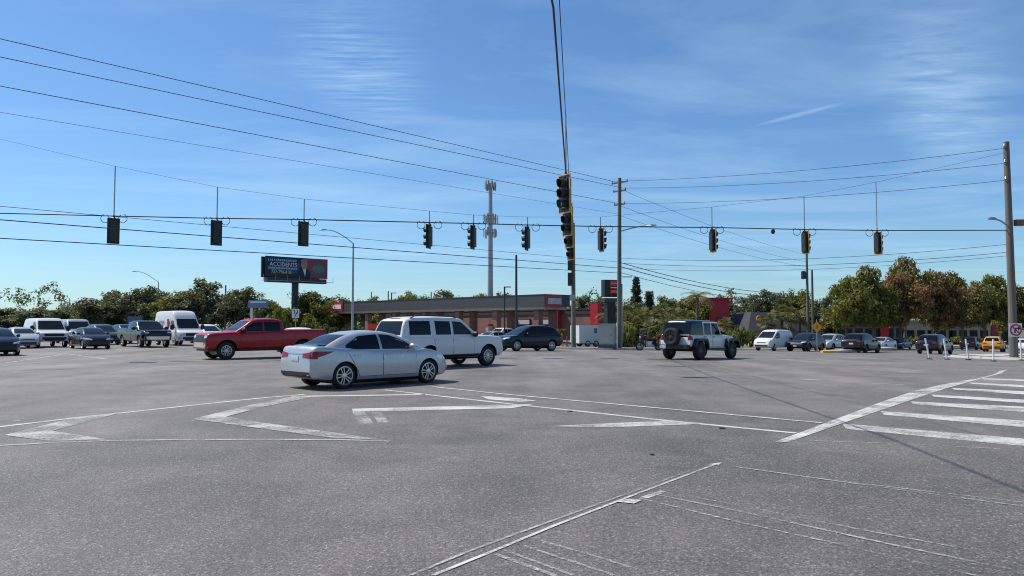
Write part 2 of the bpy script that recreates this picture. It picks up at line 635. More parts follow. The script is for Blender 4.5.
corner_block(39.6, 33.0, 10.0, 1, 1, 170, 175, 1.2, 55, 'station')
corner_block(49.0, 15.0, 9.0, 1, -1, 150, -60, 1.0, 40, 'right')
# concrete apron under the corner pole
ring('corner_apron', corner_path(49.3, 14.7, 9, 0.0, 1, -1, 70, 2), corner_path(49.3, 14.7, 9, 2.6, 1, -1, 70, 6), 0.16, 0.16, CONC)


# ------------------------------------------------------------------ painted markings (parts of the road)
PW = {k: road_paint('road_paint_%s' % k, v, (0.46, 0.45, 0.425) if k in ('faded', 'chevron') else (0.56, 0.55, 0.52)) for k, v in
      (('fresh', 0.43), ('worn', 0.468), ('chevron', 0.485), ('faded', 0.52), ('ghost', 0.555))}
_lift = [0]


def mark(name, pts, wear):
    """polygon measured in the photograph, laid on the road"""
    _lift[0] = (_lift[0] + 1) % 5
    up = 0.004 + 0.0012 * _lift[0]
    bm = bmesh.new()
    vv = [bm.verts.new(G(*p) + Vector((0, 0, up))) for p in pts]
    f = bm.faces.new(vv)
    bmesh.ops.triangulate(bm, faces=[f])
    me = bpy.data.meshes.new(name)
    bm.to_mesh(me)
    bm.free()
    me.materials.append(PW[wear])
    o = link(bpy.data.objects.new(name, me), road)
    for p in me.polygons:
        if p.normal.z < 0:
            p.flip()
    return o


def stripe(name, pts, width, wear, world=False):
    _lift[0] = (_lift[0] + 1) % 5
    up = 0.004 + 0.0012 * _lift[0]
    q = [Vector(p) if world else G(*p) for p in pts]
    # subdivide so that it follows the fall of the road
    d = []
    for a, b in zip(q, q[1:]):
        n = max(1, int((b - a).length / 1.0))
        d += [a.lerp(b, i / n) for i in range(n)]
    d.append(q[-1])
    m = MB()
    for i, p in enumerate(d):
        t = d[min(i + 1, len(d) - 1)] - d[max(i - 1, 0)]
        nrm = Vector((-t.y, t.x, 0)).normalized() * width / 2
        for s in (-1, 1):
            v = p + nrm * s
            m.add([(v.x, v.y, tz(v.x, v.y) + up)], [])
    m.f = [(2 * i, 2 * i + 2, 2 * i + 3, 2 * i + 1) for i in range(len(d) - 1)]
    m.mi = [0] * len(m.f)
    o = m.build(name, PW[wear], road)
    for p in o.data.polygons:
        if p.normal.z < 0:
            p.flip()
    return o


stripe('edge_line', [(-80, 437), (0, 427), (76, 418), (193, 405.4), (260, 398.3), (305, 394.5)], 0.13, 'fresh')
stripe('edge_line', [(-80, 452), (0, 446), (60, 442.5), (110, 441), (180, 440), (260, 439.8), (340, 440), (390, 441.5)], 0.10, 'chevron')
mark('chevron', [(4, 435.6), (75, 418), (122, 412.6), (52, 431.3), (108, 440), (50, 441.5)], 'chevron')
mark('chevron', [(192, 419.5), (252, 405), (296, 396), (314, 397), (264, 407), (226, 417), (262, 423), (330, 432.5), (385, 440.5), (330, 438), (262, 429)], 'chevron')
stripe('stop_line', [(292, 396.6), (425, 394.6)], 0.22, 'fresh')
mark('stop_line', [(352, 409), (512, 405), (534, 404.3), (512, 408.4), (353, 412)], 'fresh')
mark('worn_arrow', [(352, 411.5), (364, 411), (375, 425), (359, 425)], 'faded')
mark('worn_arrow', [(370, 411), (380, 410.5), (389, 423), (378, 423)], 'faded')
stripe('lane_line', [(433, 387), (510, 395), (660, 408.5), (822, 423.2)], 0.11, 'fresh')
stripe('lane_line', [(384.5, 390), (510, 404), (600, 413.5), (669, 421), (796, 433.2)], 0.13, 'fresh')
mark('turn_arrow', [(480, 396), (520, 398.6), (537, 401), (520, 402), (488, 399.5)], 'worn')
mark('gore_wedge', [(549, 426.6), (610, 423.5), (668, 421.4), (702, 423.4), (690, 424.8), (612, 427.6)], 'worn')
mark('crosswalk_edge', [(775, 442.3), (884, 401.3), (915, 391), (1005, 370), (1090, 349.5), (1090, 352.5), (1000, 374), (945, 389), (902, 403.4), (840, 424.5), (789, 442.3)], 'worn')
stripe('crosswalk_edge', [(783, 442.6), (890, 404), (1000, 373.5)], 0.05, 'fresh')
for l0, l1, r0, r1, wr in ((423.8, 429, 438.8, 446.3, 'worn'), (411.3, 415, 421, 427.5, 'worn'), (401.6, 404.4, 407, 412.3, 'worn'),
                           (394.8, 397, 400, 403.4, 'fresh'), (388.2, 390, 391.6, 394.8, 'fresh'), (382.5, 384, 385.2, 387.4, 'fresh'),
                           (378.4, 379.5, 379.7, 381.2, 'fresh')):
    xl = 842 + (424 - l0) * 3.05
    k = 1090 - 1024
    mark('crosswalk_bar', [(xl, l0), (1024, r0), (1090, r0 + (r0 - l0) / (1024 - xl) * k), (1090, r1 + (r1 - l1) / (1024 - xl) * k), (1024, r1), (xl + 3, l1)], wr)
stripe('sealed_joint', [(433, 576), (485, 555), (556, 525.5), (640, 493), (719, 463.3)], 0.034, 'worn')
stripe('sealed_joint', [(411, 576), (470, 551.5), (556, 520), (640, 489.5), (690, 471.3)], 0.028, 'faded')
mark('worn_arrow', [(615, 502.5), (628, 499.8), (642, 500.8), (634, 504.4)], 'worn')
mark('worn_arrow', [(640, 497.5), (661, 490.8), (666, 492.3), (648, 498.6)], 'worn')
mark('worn_arrow', [(707, 464.8), (722, 462.6), (719, 465.2)], 'worn')
for pl, wd, wr in (([(659, 491.5), (740, 506), (860, 530), (1024, 560), (1100, 574)], 0.03, 'ghost'),
                   ([(650, 494), (740, 512), (890, 545), (1040, 576)], 0.035, 'faded'),
                   ([(640, 499), (735, 522), (816, 540), (1000, 582)], 0.03, 'ghost'),
                   ([(541, 541), (600, 558), (660, 577)], 0.03, 'faded'), ([(523, 546), (606, 573), (640, 586)], 0.03, 'faded'),
                   ([(505, 551), (573, 576)], 0.03, 'faded'), ([(496, 555), (556, 577)], 0.04, 'faded'),
                   ([(736, 467.4), (860, 485), (1024, 507), (1090, 516)], 0.035, 'faded'),
                   ([(801, 477), (1024, 502.5), (1090, 510)], 0.035, 'faded'),
                   ([(790, 440), (900, 444), (1000, 449)], 0.05, 'ghost'), ([(800, 444), (850, 446)], 0.04, 'faded')):
    stripe('scraped_line', pl, wd, wr)
for pl in ([(801, 379.4), (826, 380.2)], [(873, 384), (904, 384.8)], [(945, 365.3), (953, 365.8)], [(870, 358.3), (880, 358.7)],
           [(749, 376), (765, 376.6)], [(702, 372), (717, 372.5)], [(636, 361.2), (648, 362)], [(960, 361), (975, 361.4)],
           [(835, 364), (850, 364.4)], [(900, 372), (915, 372.4)], [(4, 363.4), (34, 359), (66, 354)], [(66, 354), (106, 359.2)],
           [(30, 357.5), (62, 357)], [(60, 361.5), (80, 361)], [(14, 421), (20, 420.4)]):
    stripe('lane_dash', pl, 0.13, 'worn')

# manhole covers and patches
for (x, y, r) in ((143, 362.4, 0.55), (652, 455, 0.03), (722, 428.6, 0.05), (570, 411.5, 0.05)):
    p = G(x, y)
    m = MB().lathe([(r, 0.003), (r, 0.012), (r * 0.86, 0.014), (r * 0.84, 0.008), (0.001, 0.009)], 24)
    o = m.build('manhole_cover', DKGREY, road)
    o.location = p

# yellow-nosed traffic island and its sign are built with the street furniture

# ================================================================== vehicles
def prof(pts, soft=0.05):
    xs = np.array([p[0] for p in pts], float)
    ys = np.array([p[1] for p in pts], float)
    offs = np.linspace(-soft, soft, 9)

    def f(x):
        return float(np.mean(np.interp(x + offs, xs, ys)))
    return f


def stations(a, b, step=0.11, fine=(0.0, 0.012, 0.03, 0.06, 0.1, 0.15, 0.21)):
    inner = list(np.arange(a + 0.30, b - 0.299, step))
    return [a + d for d in fine] + inner + [b - d for d in reversed(fine)]


def loft(rings, name):
    """closed loft of mirrored half-sections: each ring goes from bottom centre to top centre (y>=0)"""
    m = MB()
    n = len(rings[0][1])
    full = 2 * n - 2
    for x, half in rings:
        pts = [(x, y, z) for (y, z) in half] + [(x, -y, z) for (y, z) in reversed(half[1:-1])]
        m.add(pts, [])
    R = len(rings)
    for i in range(R - 1):
        for k in range(full):
            k2 = (k + 1) % full
            m.f.append((i * full + k, i * full + k2, (i + 1) * full + k2, (i + 1) * full + k))
    m.f.append(tuple(range(full)))
    m.f.append(tuple(reversed(range((R - 1) * full, R * full))))
    m.mi = [0] * len(m.f)
    me = m.mesh(name, [])
    fix_normals(me)
    return me


def boolean_cut(me, cutters, mats):
    o = bpy.data.objects.new('tmp_body', me)
    COL.objects.link(o)
    tmp = []
    for c in cutters:
        co = bpy.data.objects.new('tmp_cut', c)
        COL.objects.link(co)
        md = o.modifiers.new('cut', 'BOOLEAN')
        md.operation, md.solver, md.object = 'DIFFERENCE', 'EXACT', co
        try:
            md.material_mode = 'TRANSFER'
        except Exception:
            pass
        tmp.append(co)
    dg = bpy.context.evaluated_depsgraph_get()
    dg.update()
    res = bpy.data.meshes.new_from_object(o.evaluated_get(dg))
    for c in tmp:
        bpy.data.objects.remove(c)
    bpy.data.objects.remove(o)
    return res


def finish(me, ang=32):
    me.polygons.foreach_set('use_smooth', [True] * len(me.polygons))
    me.set_sharp_from_angle(angle=math.radians(ang))


class Caster:
    """projects flat outlines onto the car's skin so that panes, lamps and doors follow it"""
    def __init__(self, meshes):
        vv, ff = [], []
        for me in meshes:
            b = len(vv)
            vv += [v.co.copy() for v in me.vertices]
            ff += [tuple(i + b for i in p.vertices) for p in me.polygons]
        self.t = BVHTree.FromPolygons(vv, ff)

    def hit(self, u, v, view, sgn):
        if view == 'side':
            o, d = Vector((u, sgn * 3, v)), Vector((0, -sgn, 0))
        elif view == 'end':
            o, d = Vector((sgn * 6, u, v)), Vector((-sgn, 0, 0))
        else:
            o, d = Vector((u, v, 4)), Vector((0, 0, -1))
        loc, nrm, _, _ = self.t.ray_cast(o, d)
        if loc is None:
            return None, -d
        return loc, (nrm if nrm.dot(d) < 0 else -nrm)

    def patch(self, name, lo, hi, view, sgn, mat, parent, off=0.005, n=8, k=4, skirt=0.015, smooth=40):
        """lo / hi: polylines (same view plane) for the lower and the upper edge"""
        def samp(pl, s):
            acc = [0]
            for a, b in zip(pl, pl[1:]):
                acc.append(acc[-1] + math.hypot(b[0] - a[0], b[1] - a[1]) + 1e-9)
            q = s * acc[-1]
            return (float(np.interp(q, acc, [p[0] for p in pl])), float(np.interp(q, acc, [p[1] for p in pl])))
        grid, last = [], None
        for j in range(k + 1):
            row = []
            for i in range(n + 1):
                a, b = samp(lo, i / n), samp(hi, i / n)
                u, v = a[0] + (b[0] - a[0]) * j / k, a[1] + (b[1] - a[1]) * j / k
                loc, nr = self.hit(u, v, view, sgn)
                if loc is None:
                    if last is None:
                        loc = Vector((u, sgn * 0.8, v)) if view == 'side' else Vector((sgn * 2.2, u, v))
                    elif view == 'side': loc = Vector((u, last.y, v))
                    elif view == 'end': loc = Vector((last.x, u, v))
                    else: loc = Vector((u, v, last.z))
                last = loc
                row.append((loc, nr))
            grid.append(row)
        m = MB()
        W_ = n + 1
        for row in grid:
            for loc, nr in row:
                m.add([loc + nr * off], [])
        for j in range(k):
            for i in range(n):
                m.f.append((j * W_ + i, j * W_ + i + 1, (j + 1) * W_ + i + 1, (j + 1) * W_ + i))
        border = [(0, i) for i in range(n)] + [(j, n) for j in range(k)] + [(k, i) for i in range(n, 0, -1)] + [(j, 0) for j in range(k, 0, -1)]
        b0 = len(m.v)
        for (j, i) in border:
            loc, nr = grid[j][i]
            m.v.append(tuple(loc - nr * skirt))
        B = len(border)
        for q in range(B):
            q2 = (q + 1) % B
            m.f.append((border[q][0] * W_ + border[q][1], b0 + q, b0 + q2, border[q2][0] * W_ + border[q2][1]))
        m.mi = [0] * len(m.f)
        me = m.mesh(name, mat)
        fix_normals(me)
        # make sure the outer skin looks outwards
        c = me.polygons[(k // 2) * n + n // 2]
        want = grid[k // 2][n // 2][1]
        if c.normal.dot(want) < 0:
            me.flip_normals()
        finish(me, smooth)
        return link(bpy.data.objects.new(name, me), parent)


def wheel_meshes(r, wd, rim_r, spokes, rim_mat, key):
    tyre = MB()
    h = wd / 2
    tyre.lathe([(rim_r, -h * 0.8), (rim_r + 0.02, -h * 0.95), ((r + rim_r) / 2, -h), (r - 0.025, -h * 0.92), (r, -h * 0.7), (r, h * 0.7),
                (r - 0.025, h * 0.92), ((r + rim_r) / 2, h), (rim_r + 0.02, h * 0.95), (rim_r, h * 0.8)], 28, 'Y', closed=True)
    t = tyre.mesh('tyre', RUBBER)
    fix_normals(t)
    finish(t, 45)
    w_ = MB()
    # barrel, dark back disc, lip, spokes, hub (outer face on +Y)
    w_.lathe([(rim_r + 0.002, -h * 0.8), (rim_r + 0.004, h * 0.9), (rim_r - 0.018, h * 0.93), (rim_r - 0.03, h * 0.7), (rim_r - 0.035, h * 0.1), (0.001, h * 0.05)], 28, 'Y', mi=0)
    w_.lathe([(rim_r - 0.037, h * 0.12), (rim_r - 0.04, h * 0.16), (0.02, h * 0.16)], 20, 'Y', mi=1)
    for s in range(spokes):
        a = 2 * math.pi * s / spokes
        M = Matrix.Rotation(a, 3, 'Y')
        L_ = rim_r - 0.025
        for dv in ((-0.028, 0.028) if spokes <= 6 else (0.0,)):
            vv = []
            for xx, ww in ((0.03, 0.022), (L_, 0.030)):
                for yy in (h * 0.45, h * 0.82 if xx < 0.1 else h * 0.80):
                    for sg in (-1, 1):
                        vv.append(M @ Vector((xx, yy, sg * ww / 2 + dv * (0.55 + xx / L_))))
            w_.add(vv, [(0, 1, 3, 2), (4, 6, 7, 5), (0, 4, 5, 1), (2, 3, 7, 6), (0, 2, 6, 4), (1, 5, 7, 3)], 0)
    w_.lathe([(0.07, h * 0.3), (0.068, h * 0.84), (0.05, h * 0.88), (0.001, h * 0.89)], 14, 'Y', mi=0)
    me = w_.mesh('wheel', [rim_mat, WELL])
    fix_normals(me)
    finish(me, 35)
    return t, me


_wheels = {}


def add_wheel(root, x, y, r, wd, rim_r, spokes, rim_mat, out_sign, name='wheel', steer=0.0):
    key = (r, wd, rim_r, spokes, rim_mat.name)
    if key not in _wheels:
        _wheels[key] = wheel_meshes(r, wd, rim_r, spokes, rim_mat, key)
    t, wm = _wheels[key]
    o = link(bpy.data.objects.new(name, wm), root)
    o.location = (x, y, r)
    o.rotation_euler = (0, RND.uniform(0, 6), (0 if out_sign > 0 else math.pi) + steer) if False else (0, 0, (0 if out_sign > 0 else math.pi) + steer)
    link(bpy.data.objects.new('tyre', t), o)
    return o


def section(w_, zb, zt, crown, flat=0.0):
    h = zt - zb
    e = min(0.05, h * 0.15)
    return [(0, zb), (0.78 * w_, zb), (0.93 * w_, zb + e * 0.5), (0.97 * w_, zb + e * 1.6), (0.99 * w_, zb + h * 0.30), (1.0 * w_, zb + h * 0.48), (0.998 * w_, zb + h * 0.62),
            (0.985 * w_, zb + h * 0.76), (0.975 * w_, zt - e * 1.5), (0.955 * w_, zt - e * 0.5), (0.915 * w_, zt + crown * 0.15),
            (0.78 * w_, zt + crown * 0.5), (0.45 * w_, zt + crown * 0.88), (0, zt + crown)]


def build_car(name, sp, paint_m, loc, heading, label, cat, group=None, detail=2, **ov):
    """sp: measured outline of the vehicle, x from 0 (tail) to L (nose)"""
    s = dict(SPECS[sp])
    s.update(ov)
    L, Wd = s['L'], s['W']
    c0 = L / 2
    root = empty(name, loc, heading, label, cat, group)
    # stand square to the local fall of the road
    p = Vector(loc)
    e = 0.5
    nx = (tz(p.x - e, p.y) - tz(p.x + e, p.y)) / (2 * e)
    ny = (tz(p.x, p.y - e) - tz(p.x, p.y + e)) / (2 * e)
    nrm = Vector((nx, ny, 1)).normalized()
    q = Vector((0, 0, 1)).rotation_difference(nrm) @ Matrix.Rotation(heading, 3, 'Z').to_quaternion()
    root.rotation_euler = q.to_euler()

    zt = prof(s['deck'], s.get('soft', 0.05))
    zb = prof(s['sill'], 0.06)
    crown = s.get('crown', 0.035)
    ra, rf = s.get('tail_round', (0.5, 0.14)), s.get('nose_round', (0.8, 0.22))

    def wid(x):
        k = 1.0
        if x < ra[0]: k -= ra[1] * (1 - x / ra[0]) ** 2.4
        if L - x < rf[0]: k -= rf[1] * (1 - (L - x) / rf[0]) ** 2.4
        return Wd / 2 * k
    rings = []
    for x in stations(0, L):
        rings.append((x - c0, section(wid(x), zb(x), max(zt(x), zb(x) + 0.12), crown)))
    low = loft(rings, 'body')
    low.materials.append(paint_m)
    # greenhouse
    gp = s['cabin']
    gt = prof(gp, s.get('csoft', 0.07))
    xa, xb = gp[0][0], gp[-1][0]
    belt = s['belt']
    wbelt = s.get('wbelt', 0.91) * Wd / 2
    tum = s.get('tumble', 0.13)
    Hm = max(p_[1] for p_ in gp)

    def wcab(x):
        u = (x - (xa + xb) / 2) / ((xb - xa) / 2)
        return wbelt * (1 - s.get('cabtaper', 0.10) * abs(u) ** 3.5)
    rings = []
    for x in stations(xa, xb, 0.10):
        t_ = max(gt(x), belt - 0.02)
        wb_ = wcab(x)
        base = belt - 0.12
        k = max(0.0, min(1.0, (t_ - belt) / (Hm - belt)))
        wt = wb_ - tum * k
        hh = max(t_ - belt, 0.0)
        ed = min(0.06, hh * 0.3)
        half = [(0, base), (wb_, base), (wb_, belt)]
        for q_ in (0.25, 0.5, 0.75):
            zz = belt + (hh - ed) * q_
            kk = (zz - belt) / (Hm - belt)
            half.append((wb_ - tum * kk - 0.0 + 0.012 * math.sin(q_ * math.pi), zz))
        half += [(wt, belt + hh - ed), (wt - 0.035, belt + hh - ed * 0.35), (wt - 0.09, belt + hh + 0.0),
                 (wt * 0.6, belt + hh + 0.022 * k), (0, belt + hh + 0.035 * k)]
        rings.append((x - c0, half))
    cab = loft(rings, 'cabin')
    cab.materials.append(s.get('cab_mat', None) or paint_m)
    finish(cab, 38)
    cast = Caster([low, cab])
    # wheel wells and openings
    r, tw, rr = s['wheel']
    wx = [s['axles'][0], s['axles'][1]]
    cutters = []
    for x in wx:
        for sg in (-1, 1):
            m = MB().lathe([(r * s.get('arch', 1.13), -0.2), (r * s.get('arch', 1.13), 0.2)], 28, 'Y')
            for i, v in enumerate(m.v):
                m.v[i] = (v[0] + x - c0, v[1] + sg * (Wd / 2 - 0.06), v[2] + r * s.get('archz', 1.0))
            me = m.mesh('tmp', WELL)
            fix_normals(me)
            cutters.append(me)
    if 'bed' in s:
        x0, x1, yb, z0 = s['bed']
        me = MB().box(((x0 + x1) / 2 - c0, 0, z0 + 0.5), (x1 - x0, 2 * yb, 1.0)).mesh('tmp', BLACK)
        cutters.append(me)
    body = boolean_cut(low, cutters, None)
    if len(body.materials) < 2:
        pass
    finish(body, 32)
    link(bpy.data.objects.new('body', body), root)
    link(bpy.data.objects.new('cabin', cab), root)
    for x, st_ in zip(wx, (0.0, s.get('steer', 0.0))):
        for sg in (-1, 1):
            add_wheel(root, x - c0, sg * (Wd / 2 - tw / 2 - s.get('tuck', 0.035)), r, tw, rr, s.get('spokes', 5), s.get('rim', ALLOY), sg, steer=st_)
    if 'flare' in s:
        fm, fw = s['flare']
        for x in wx:
            for sg in (-1, 1):
                m = MB()
                vv = []
                for a in np.linspace(-0.12, math.pi + 0.12, 15):
                    ca, sa = math.cos(a), math.sin(a)
                    for rad, yy in ((r * 1.10, -0.06), (r * 1.10, s['flare_out']), (r * 1.10 + fw, s['flare_out'] - 0.01), (r * 1.10 + fw + 0.01, -0.06)):
                        vv.append((x - c0 + ca * rad, sg * (Wd / 2 + yy), r + sa * rad * s.get('flare_sq', 1.0)))
                ff = []
                for i in range(14):
                    for k in range(4):
                        k2 = (k + 1) % 4
                        ff.append((i * 4 + k, i * 4 + k2, i * 4 + 4 + k2, i * 4 + 4 + k))
                ff += [(0, 1, 2, 3), (59, 58, 57, 56)]
                m.add(vv, ff)
                o = m.build('wheel_arch', fm, root)
                fix_normals(o.data)
                finish(o.data, 40)
    # panes
    gm = s.get('glass', GLASS)
    for i, (lo, hi) in enumerate(s['side_windows']):
        for sg in (-1, 1):
            g = s.get('front_side_glass', gm) if i == len(s['side_windows']) - 1 else gm
            cast.patch('side_window', [(a - c0, b) for a, b in lo], [(a - c0, b) for a, b in hi], 'side', sg, g, root, 0.004, 10, 4)
    if 'windscreen' in s:
        z0, z1, y0, y1 = s['windscreen']
        ws = cast.patch('windscreen', [(-y0, z0), (y0, z0)], [(-y1, z1), (y1, z1)], 'end', 1, s.get('wglass', GLASSW), root, 0.004, 12, 8)
        if detail > 1:
            for sy in (-0.42, 0.12):
                a, na = cast.hit(sy, z0 + 0.02, 'end', 1)
                b, nb = cast.hit(sy + 0.34, z0 + 0.10, 'end', 1)
                if a and b:
                    MB().tube([a + na * 0.02, b + nb * 0.02], 0.008, 5).build('wiper', BLACK, ws)
    if 'backlight' in s:
        z0, z1, y0, y1 = s['backlight']
        cast.patch('rear_window', [(-y0, z0), (y0, z0)], [(-y1, z1), (y1, z1)], 'end', -1, gm, root, 0.004, 12, 8)
    # lamps
    for sg in (-1, 1):
        for (y0, y1, z0, z1, z2, z3) in s.get('headlights', []):
            cast.patch('headlight', [(sg * y0, z0), (sg * y1, z1)], [(sg * y0, z2), (sg * y1, z3)], 'end', 1, s.get('hl_mat', LENS), root, 0.006, 6, 3)
        for (y0, y1, z0, z1, z2, z3) in s.get('taillights', []):
            cast.patch('taillight', [(sg * y0, z0), (sg * y1, z1)], [(sg * y0, z2), (sg * y1, z3)], 'end', -1, TAIL, root, 0.006, 8, 3)
        for (x0, z0, x1, z1, x2, z2, x3, z3) in s.get('tail_sides', []):
            cast.patch('taillight', [(x0 - c0, z0), (x1 - c0, z1)], [(x3 - c0, z3), (x2 - c0, z2)], 'side', sg, TAIL, root, 0.007, 6, 3)
        for (x0, z0, x1, z1, x2, z2, x3, z3) in s.get('head_sides', []):
            cast.patch('headlight', [(x0 - c0, z0), (x1 - c0, z1)], [(x3 - c0, z3), (x2 - c0, z2)], 'side', sg, s.get('hl_mat', LENS), root, 0.007, 6, 3)
    for nm, view_s, y0, y1, z0, z1, mt in s.get('panels', []):
        pm = {'black': BLACK, 'chrome': CHROME, 'paint': paint_m, 'glass': GLASS, 'tail': TAIL, 'grey': DKGREY, 'plate': PLATE, 'white': WHITE}[mt]
        off = 0.012 if mt in ('chrome', 'plate') else 0.007
        cast.patch(nm, [(y0, z0), (y1, z0)], [(y0, z1), (y1, z1)], 'end', view_s, pm, root, off, 10, 3)
    # doors
    if detail > 0:
        for (x0, x1, xt0, xt1, z0, z1, hx) in s.get('doors', []):
            for sg in (-1, 1):
                if detail > 1:
                    cast.patch('door_seam', [(x0 - 0.012 - c0, z0 - 0.012), (x1 + 0.012 - c0, z0 - 0.012)], [(xt0 - 0.012 - c0, z1), (xt1 + 0.012 - c0, z1)], 'side', sg, BLACK, root, 0.001, 6, 8, 0.01)
                d = cast.patch('door', [(x0 - c0, z0), (x1 - c0, z0)], [(xt0 - c0, z1), (xt1 - c0, z1)], 'side', sg, paint_m, root, 0.005, 6, 10, 0.01)
                hz = z1 - s.get('handle_drop', 0.11)
                h, n_ = cast.hit(hx - c0, hz, 'side', sg)
                if h:
                    MB().box((h.x, h.y + sg * 0.022, h.z), (0.20, 0.028, 0.032)).build('handle', s.get('handle_mat', None) or paint_m, d)
    if 'cladding' in s:
        z1 = s['cladding']
        for sg in (-1, 1):
            cast.patch('sill_cladding', [(wx[0] + r * 1.2 - c0, zb(L / 2) + 0.03), (wx[1] - r * 1.2 - c0, zb(L / 2) + 0.03)],
                       [(wx[0] + r * 1.15 - c0, z1), (wx[1] - r * 1.15 - c0, z1)], 'side', sg, BLACK, root, 0.01, 8, 2)
    # mirrors
    if 'mirror' in s:
        mx, mz, ms = s['mirror']
        for sg in (-1, 1):
            h, n_ = cast.hit(mx - c0, mz, 'side', sg)
            if h:
                m = MB()
                m.lathe([(0.001, -0.10 * ms), (0.06 * ms, -0.085 * ms), (0.085 * ms, -0.03 * ms), (0.08 * ms, 0.05 * ms), (0.05 * ms, 0.09 * ms), (0.001, 0.1 * ms)], 12, 'Y')
                m.v = [(v[0] * 0.75 + h.x, v[1] + h.y + sg * 0.14 * ms, v[2] * (0.95 if s.get('tallmirror') is None else 1.7) + h.z + 0.03) for v in m.v]
                m.tube([(h.x, h.y - sg * 0.01, h.z), (h.x, h.y + sg * 0.10, h.z + 0.02)], 0.025, 6)
                o = m.build('mirror', s.get('mirror_mat', None) or paint_m, root)
                finish(o.data, 50)
    if s.get('rails'):
        for sg in (-1, 1):
            xs = np.linspace(xa + 0.55, xb - 1.1, 10)
            pts = [Vector((x - c0, sg * (wbelt - tum - 0.07), gt(x) + 0.06)) for x in xs]
            pts[0].z -= 0.06
            pts[-1].z -= 0.06
            MB().tube(pts, 0.02, 6).build('roof_rail', DKGREY, root)
    # underbody so that light does not pass below the floor, exhaust
    if detail > 1:
        MB().box((0, 0, zb(L / 2) - 0.03), (L * 0.62, Wd * 0.7, 0.10)).build('underbody', WELL, root)
        for x in wx:
            MB().tube([(x - c0, -Wd / 2 + 0.25, r), (x - c0, Wd / 2 - 0.25, r)], 0.05, 8).build('axle', WELL, root)
    return root


SPECS = {}
SPECS['sedan'] = dict(
    L=4.50, W=1.73, wheel=(0.325, 0.215, 0.235), axles=(0.93, 3.63), arch=1.13,
    deck=[(0, 0.70), (0.02, 0.86), (0.06, 0.99), (0.14, 1.055), (0.5, 1.05), (0.9, 1.0), (2.0, 0.94), (3.3, 0.93), (3.5, 0.95), (3.85, 0.90), (4.12, 0.82), (4.35, 0.70), (4.47, 0.57), (4.50, 0.48)],
    sill=[(0, 0.38), (0.05, 0.28), (0.35, 0.23), (0.8, 0.19), (3.85, 0.18), (4.3, 0.19), (4.45, 0.24), (4.50, 0.34)],
    cabin=[(0.34, 1.0), (0.46, 1.06), (1.05, 1.32), (1.45, 1.405), (1.9, 1.43), (2.3, 1.415), (2.65, 1.355), (3.08, 1.20), (3.62, 0.94)],
    belt=0.95, wbelt=0.915, tumble=0.20, csoft=0.10, cabtaper=0.16, crown=0.03,
    tail_round=(0.55, 0.17), nose_round=(1.0, 0.34), spokes=5,
    side_windows=[([(0.98, 1.03), (1.25, 0.985), (2.02, 0.97)], [(1.02, 1.10), (1.42, 1.315), (2.0, 1.355)]),
                  ([(2.10, 0.97), (3.12, 0.955)], [(2.08, 1.355), (2.42, 1.33), (2.8, 1.195), (3.10, 1.03)])],
    windscreen=(1.02, 1.34, 0.62, 0.50), backlight=(1.07, 1.35, 0.58, 0.48),
    headlights=[(0.42, 0.80, 0.60, 0.66, 0.68, 0.78)], head_sides=[(3.92, 0.72, 4.27, 0.63, 4.22, 0.70, 3.92, 0.78)],
    taillights=[(0.36, 0.80, 0.80, 0.76, 0.89, 0.95)], tail_sides=[(0.06, 0.775, 0.36, 0.86, 0.60, 0.945, 0.06, 0.955)],
    panels=[('rear_bumper_insert', -1, -0.68, 0.68, 0.31, 0.44, 'black'), ('number_plate', -1, -0.18, 0.18, 0.71, 0.83, 'plate'), ('trim', -1, -0.34, 0.34, 0.875, 0.905, 'chrome'),
            ('grille', 1, -0.62, 0.62, 0.30, 0.44, 'black'), ('upper_grille', 1, -0.42, 0.42, 0.58, 0.63, 'black')],
    doors=[(1.38, 2.08, 1.02, 2.06, 0.30, 0.93, 1.28), (2.10, 3.20, 2.08, 3.16, 0.30, 0.93, 2.30)],
    mirror=(3.0, 1.0, 1.0), handle_drop=0.10)
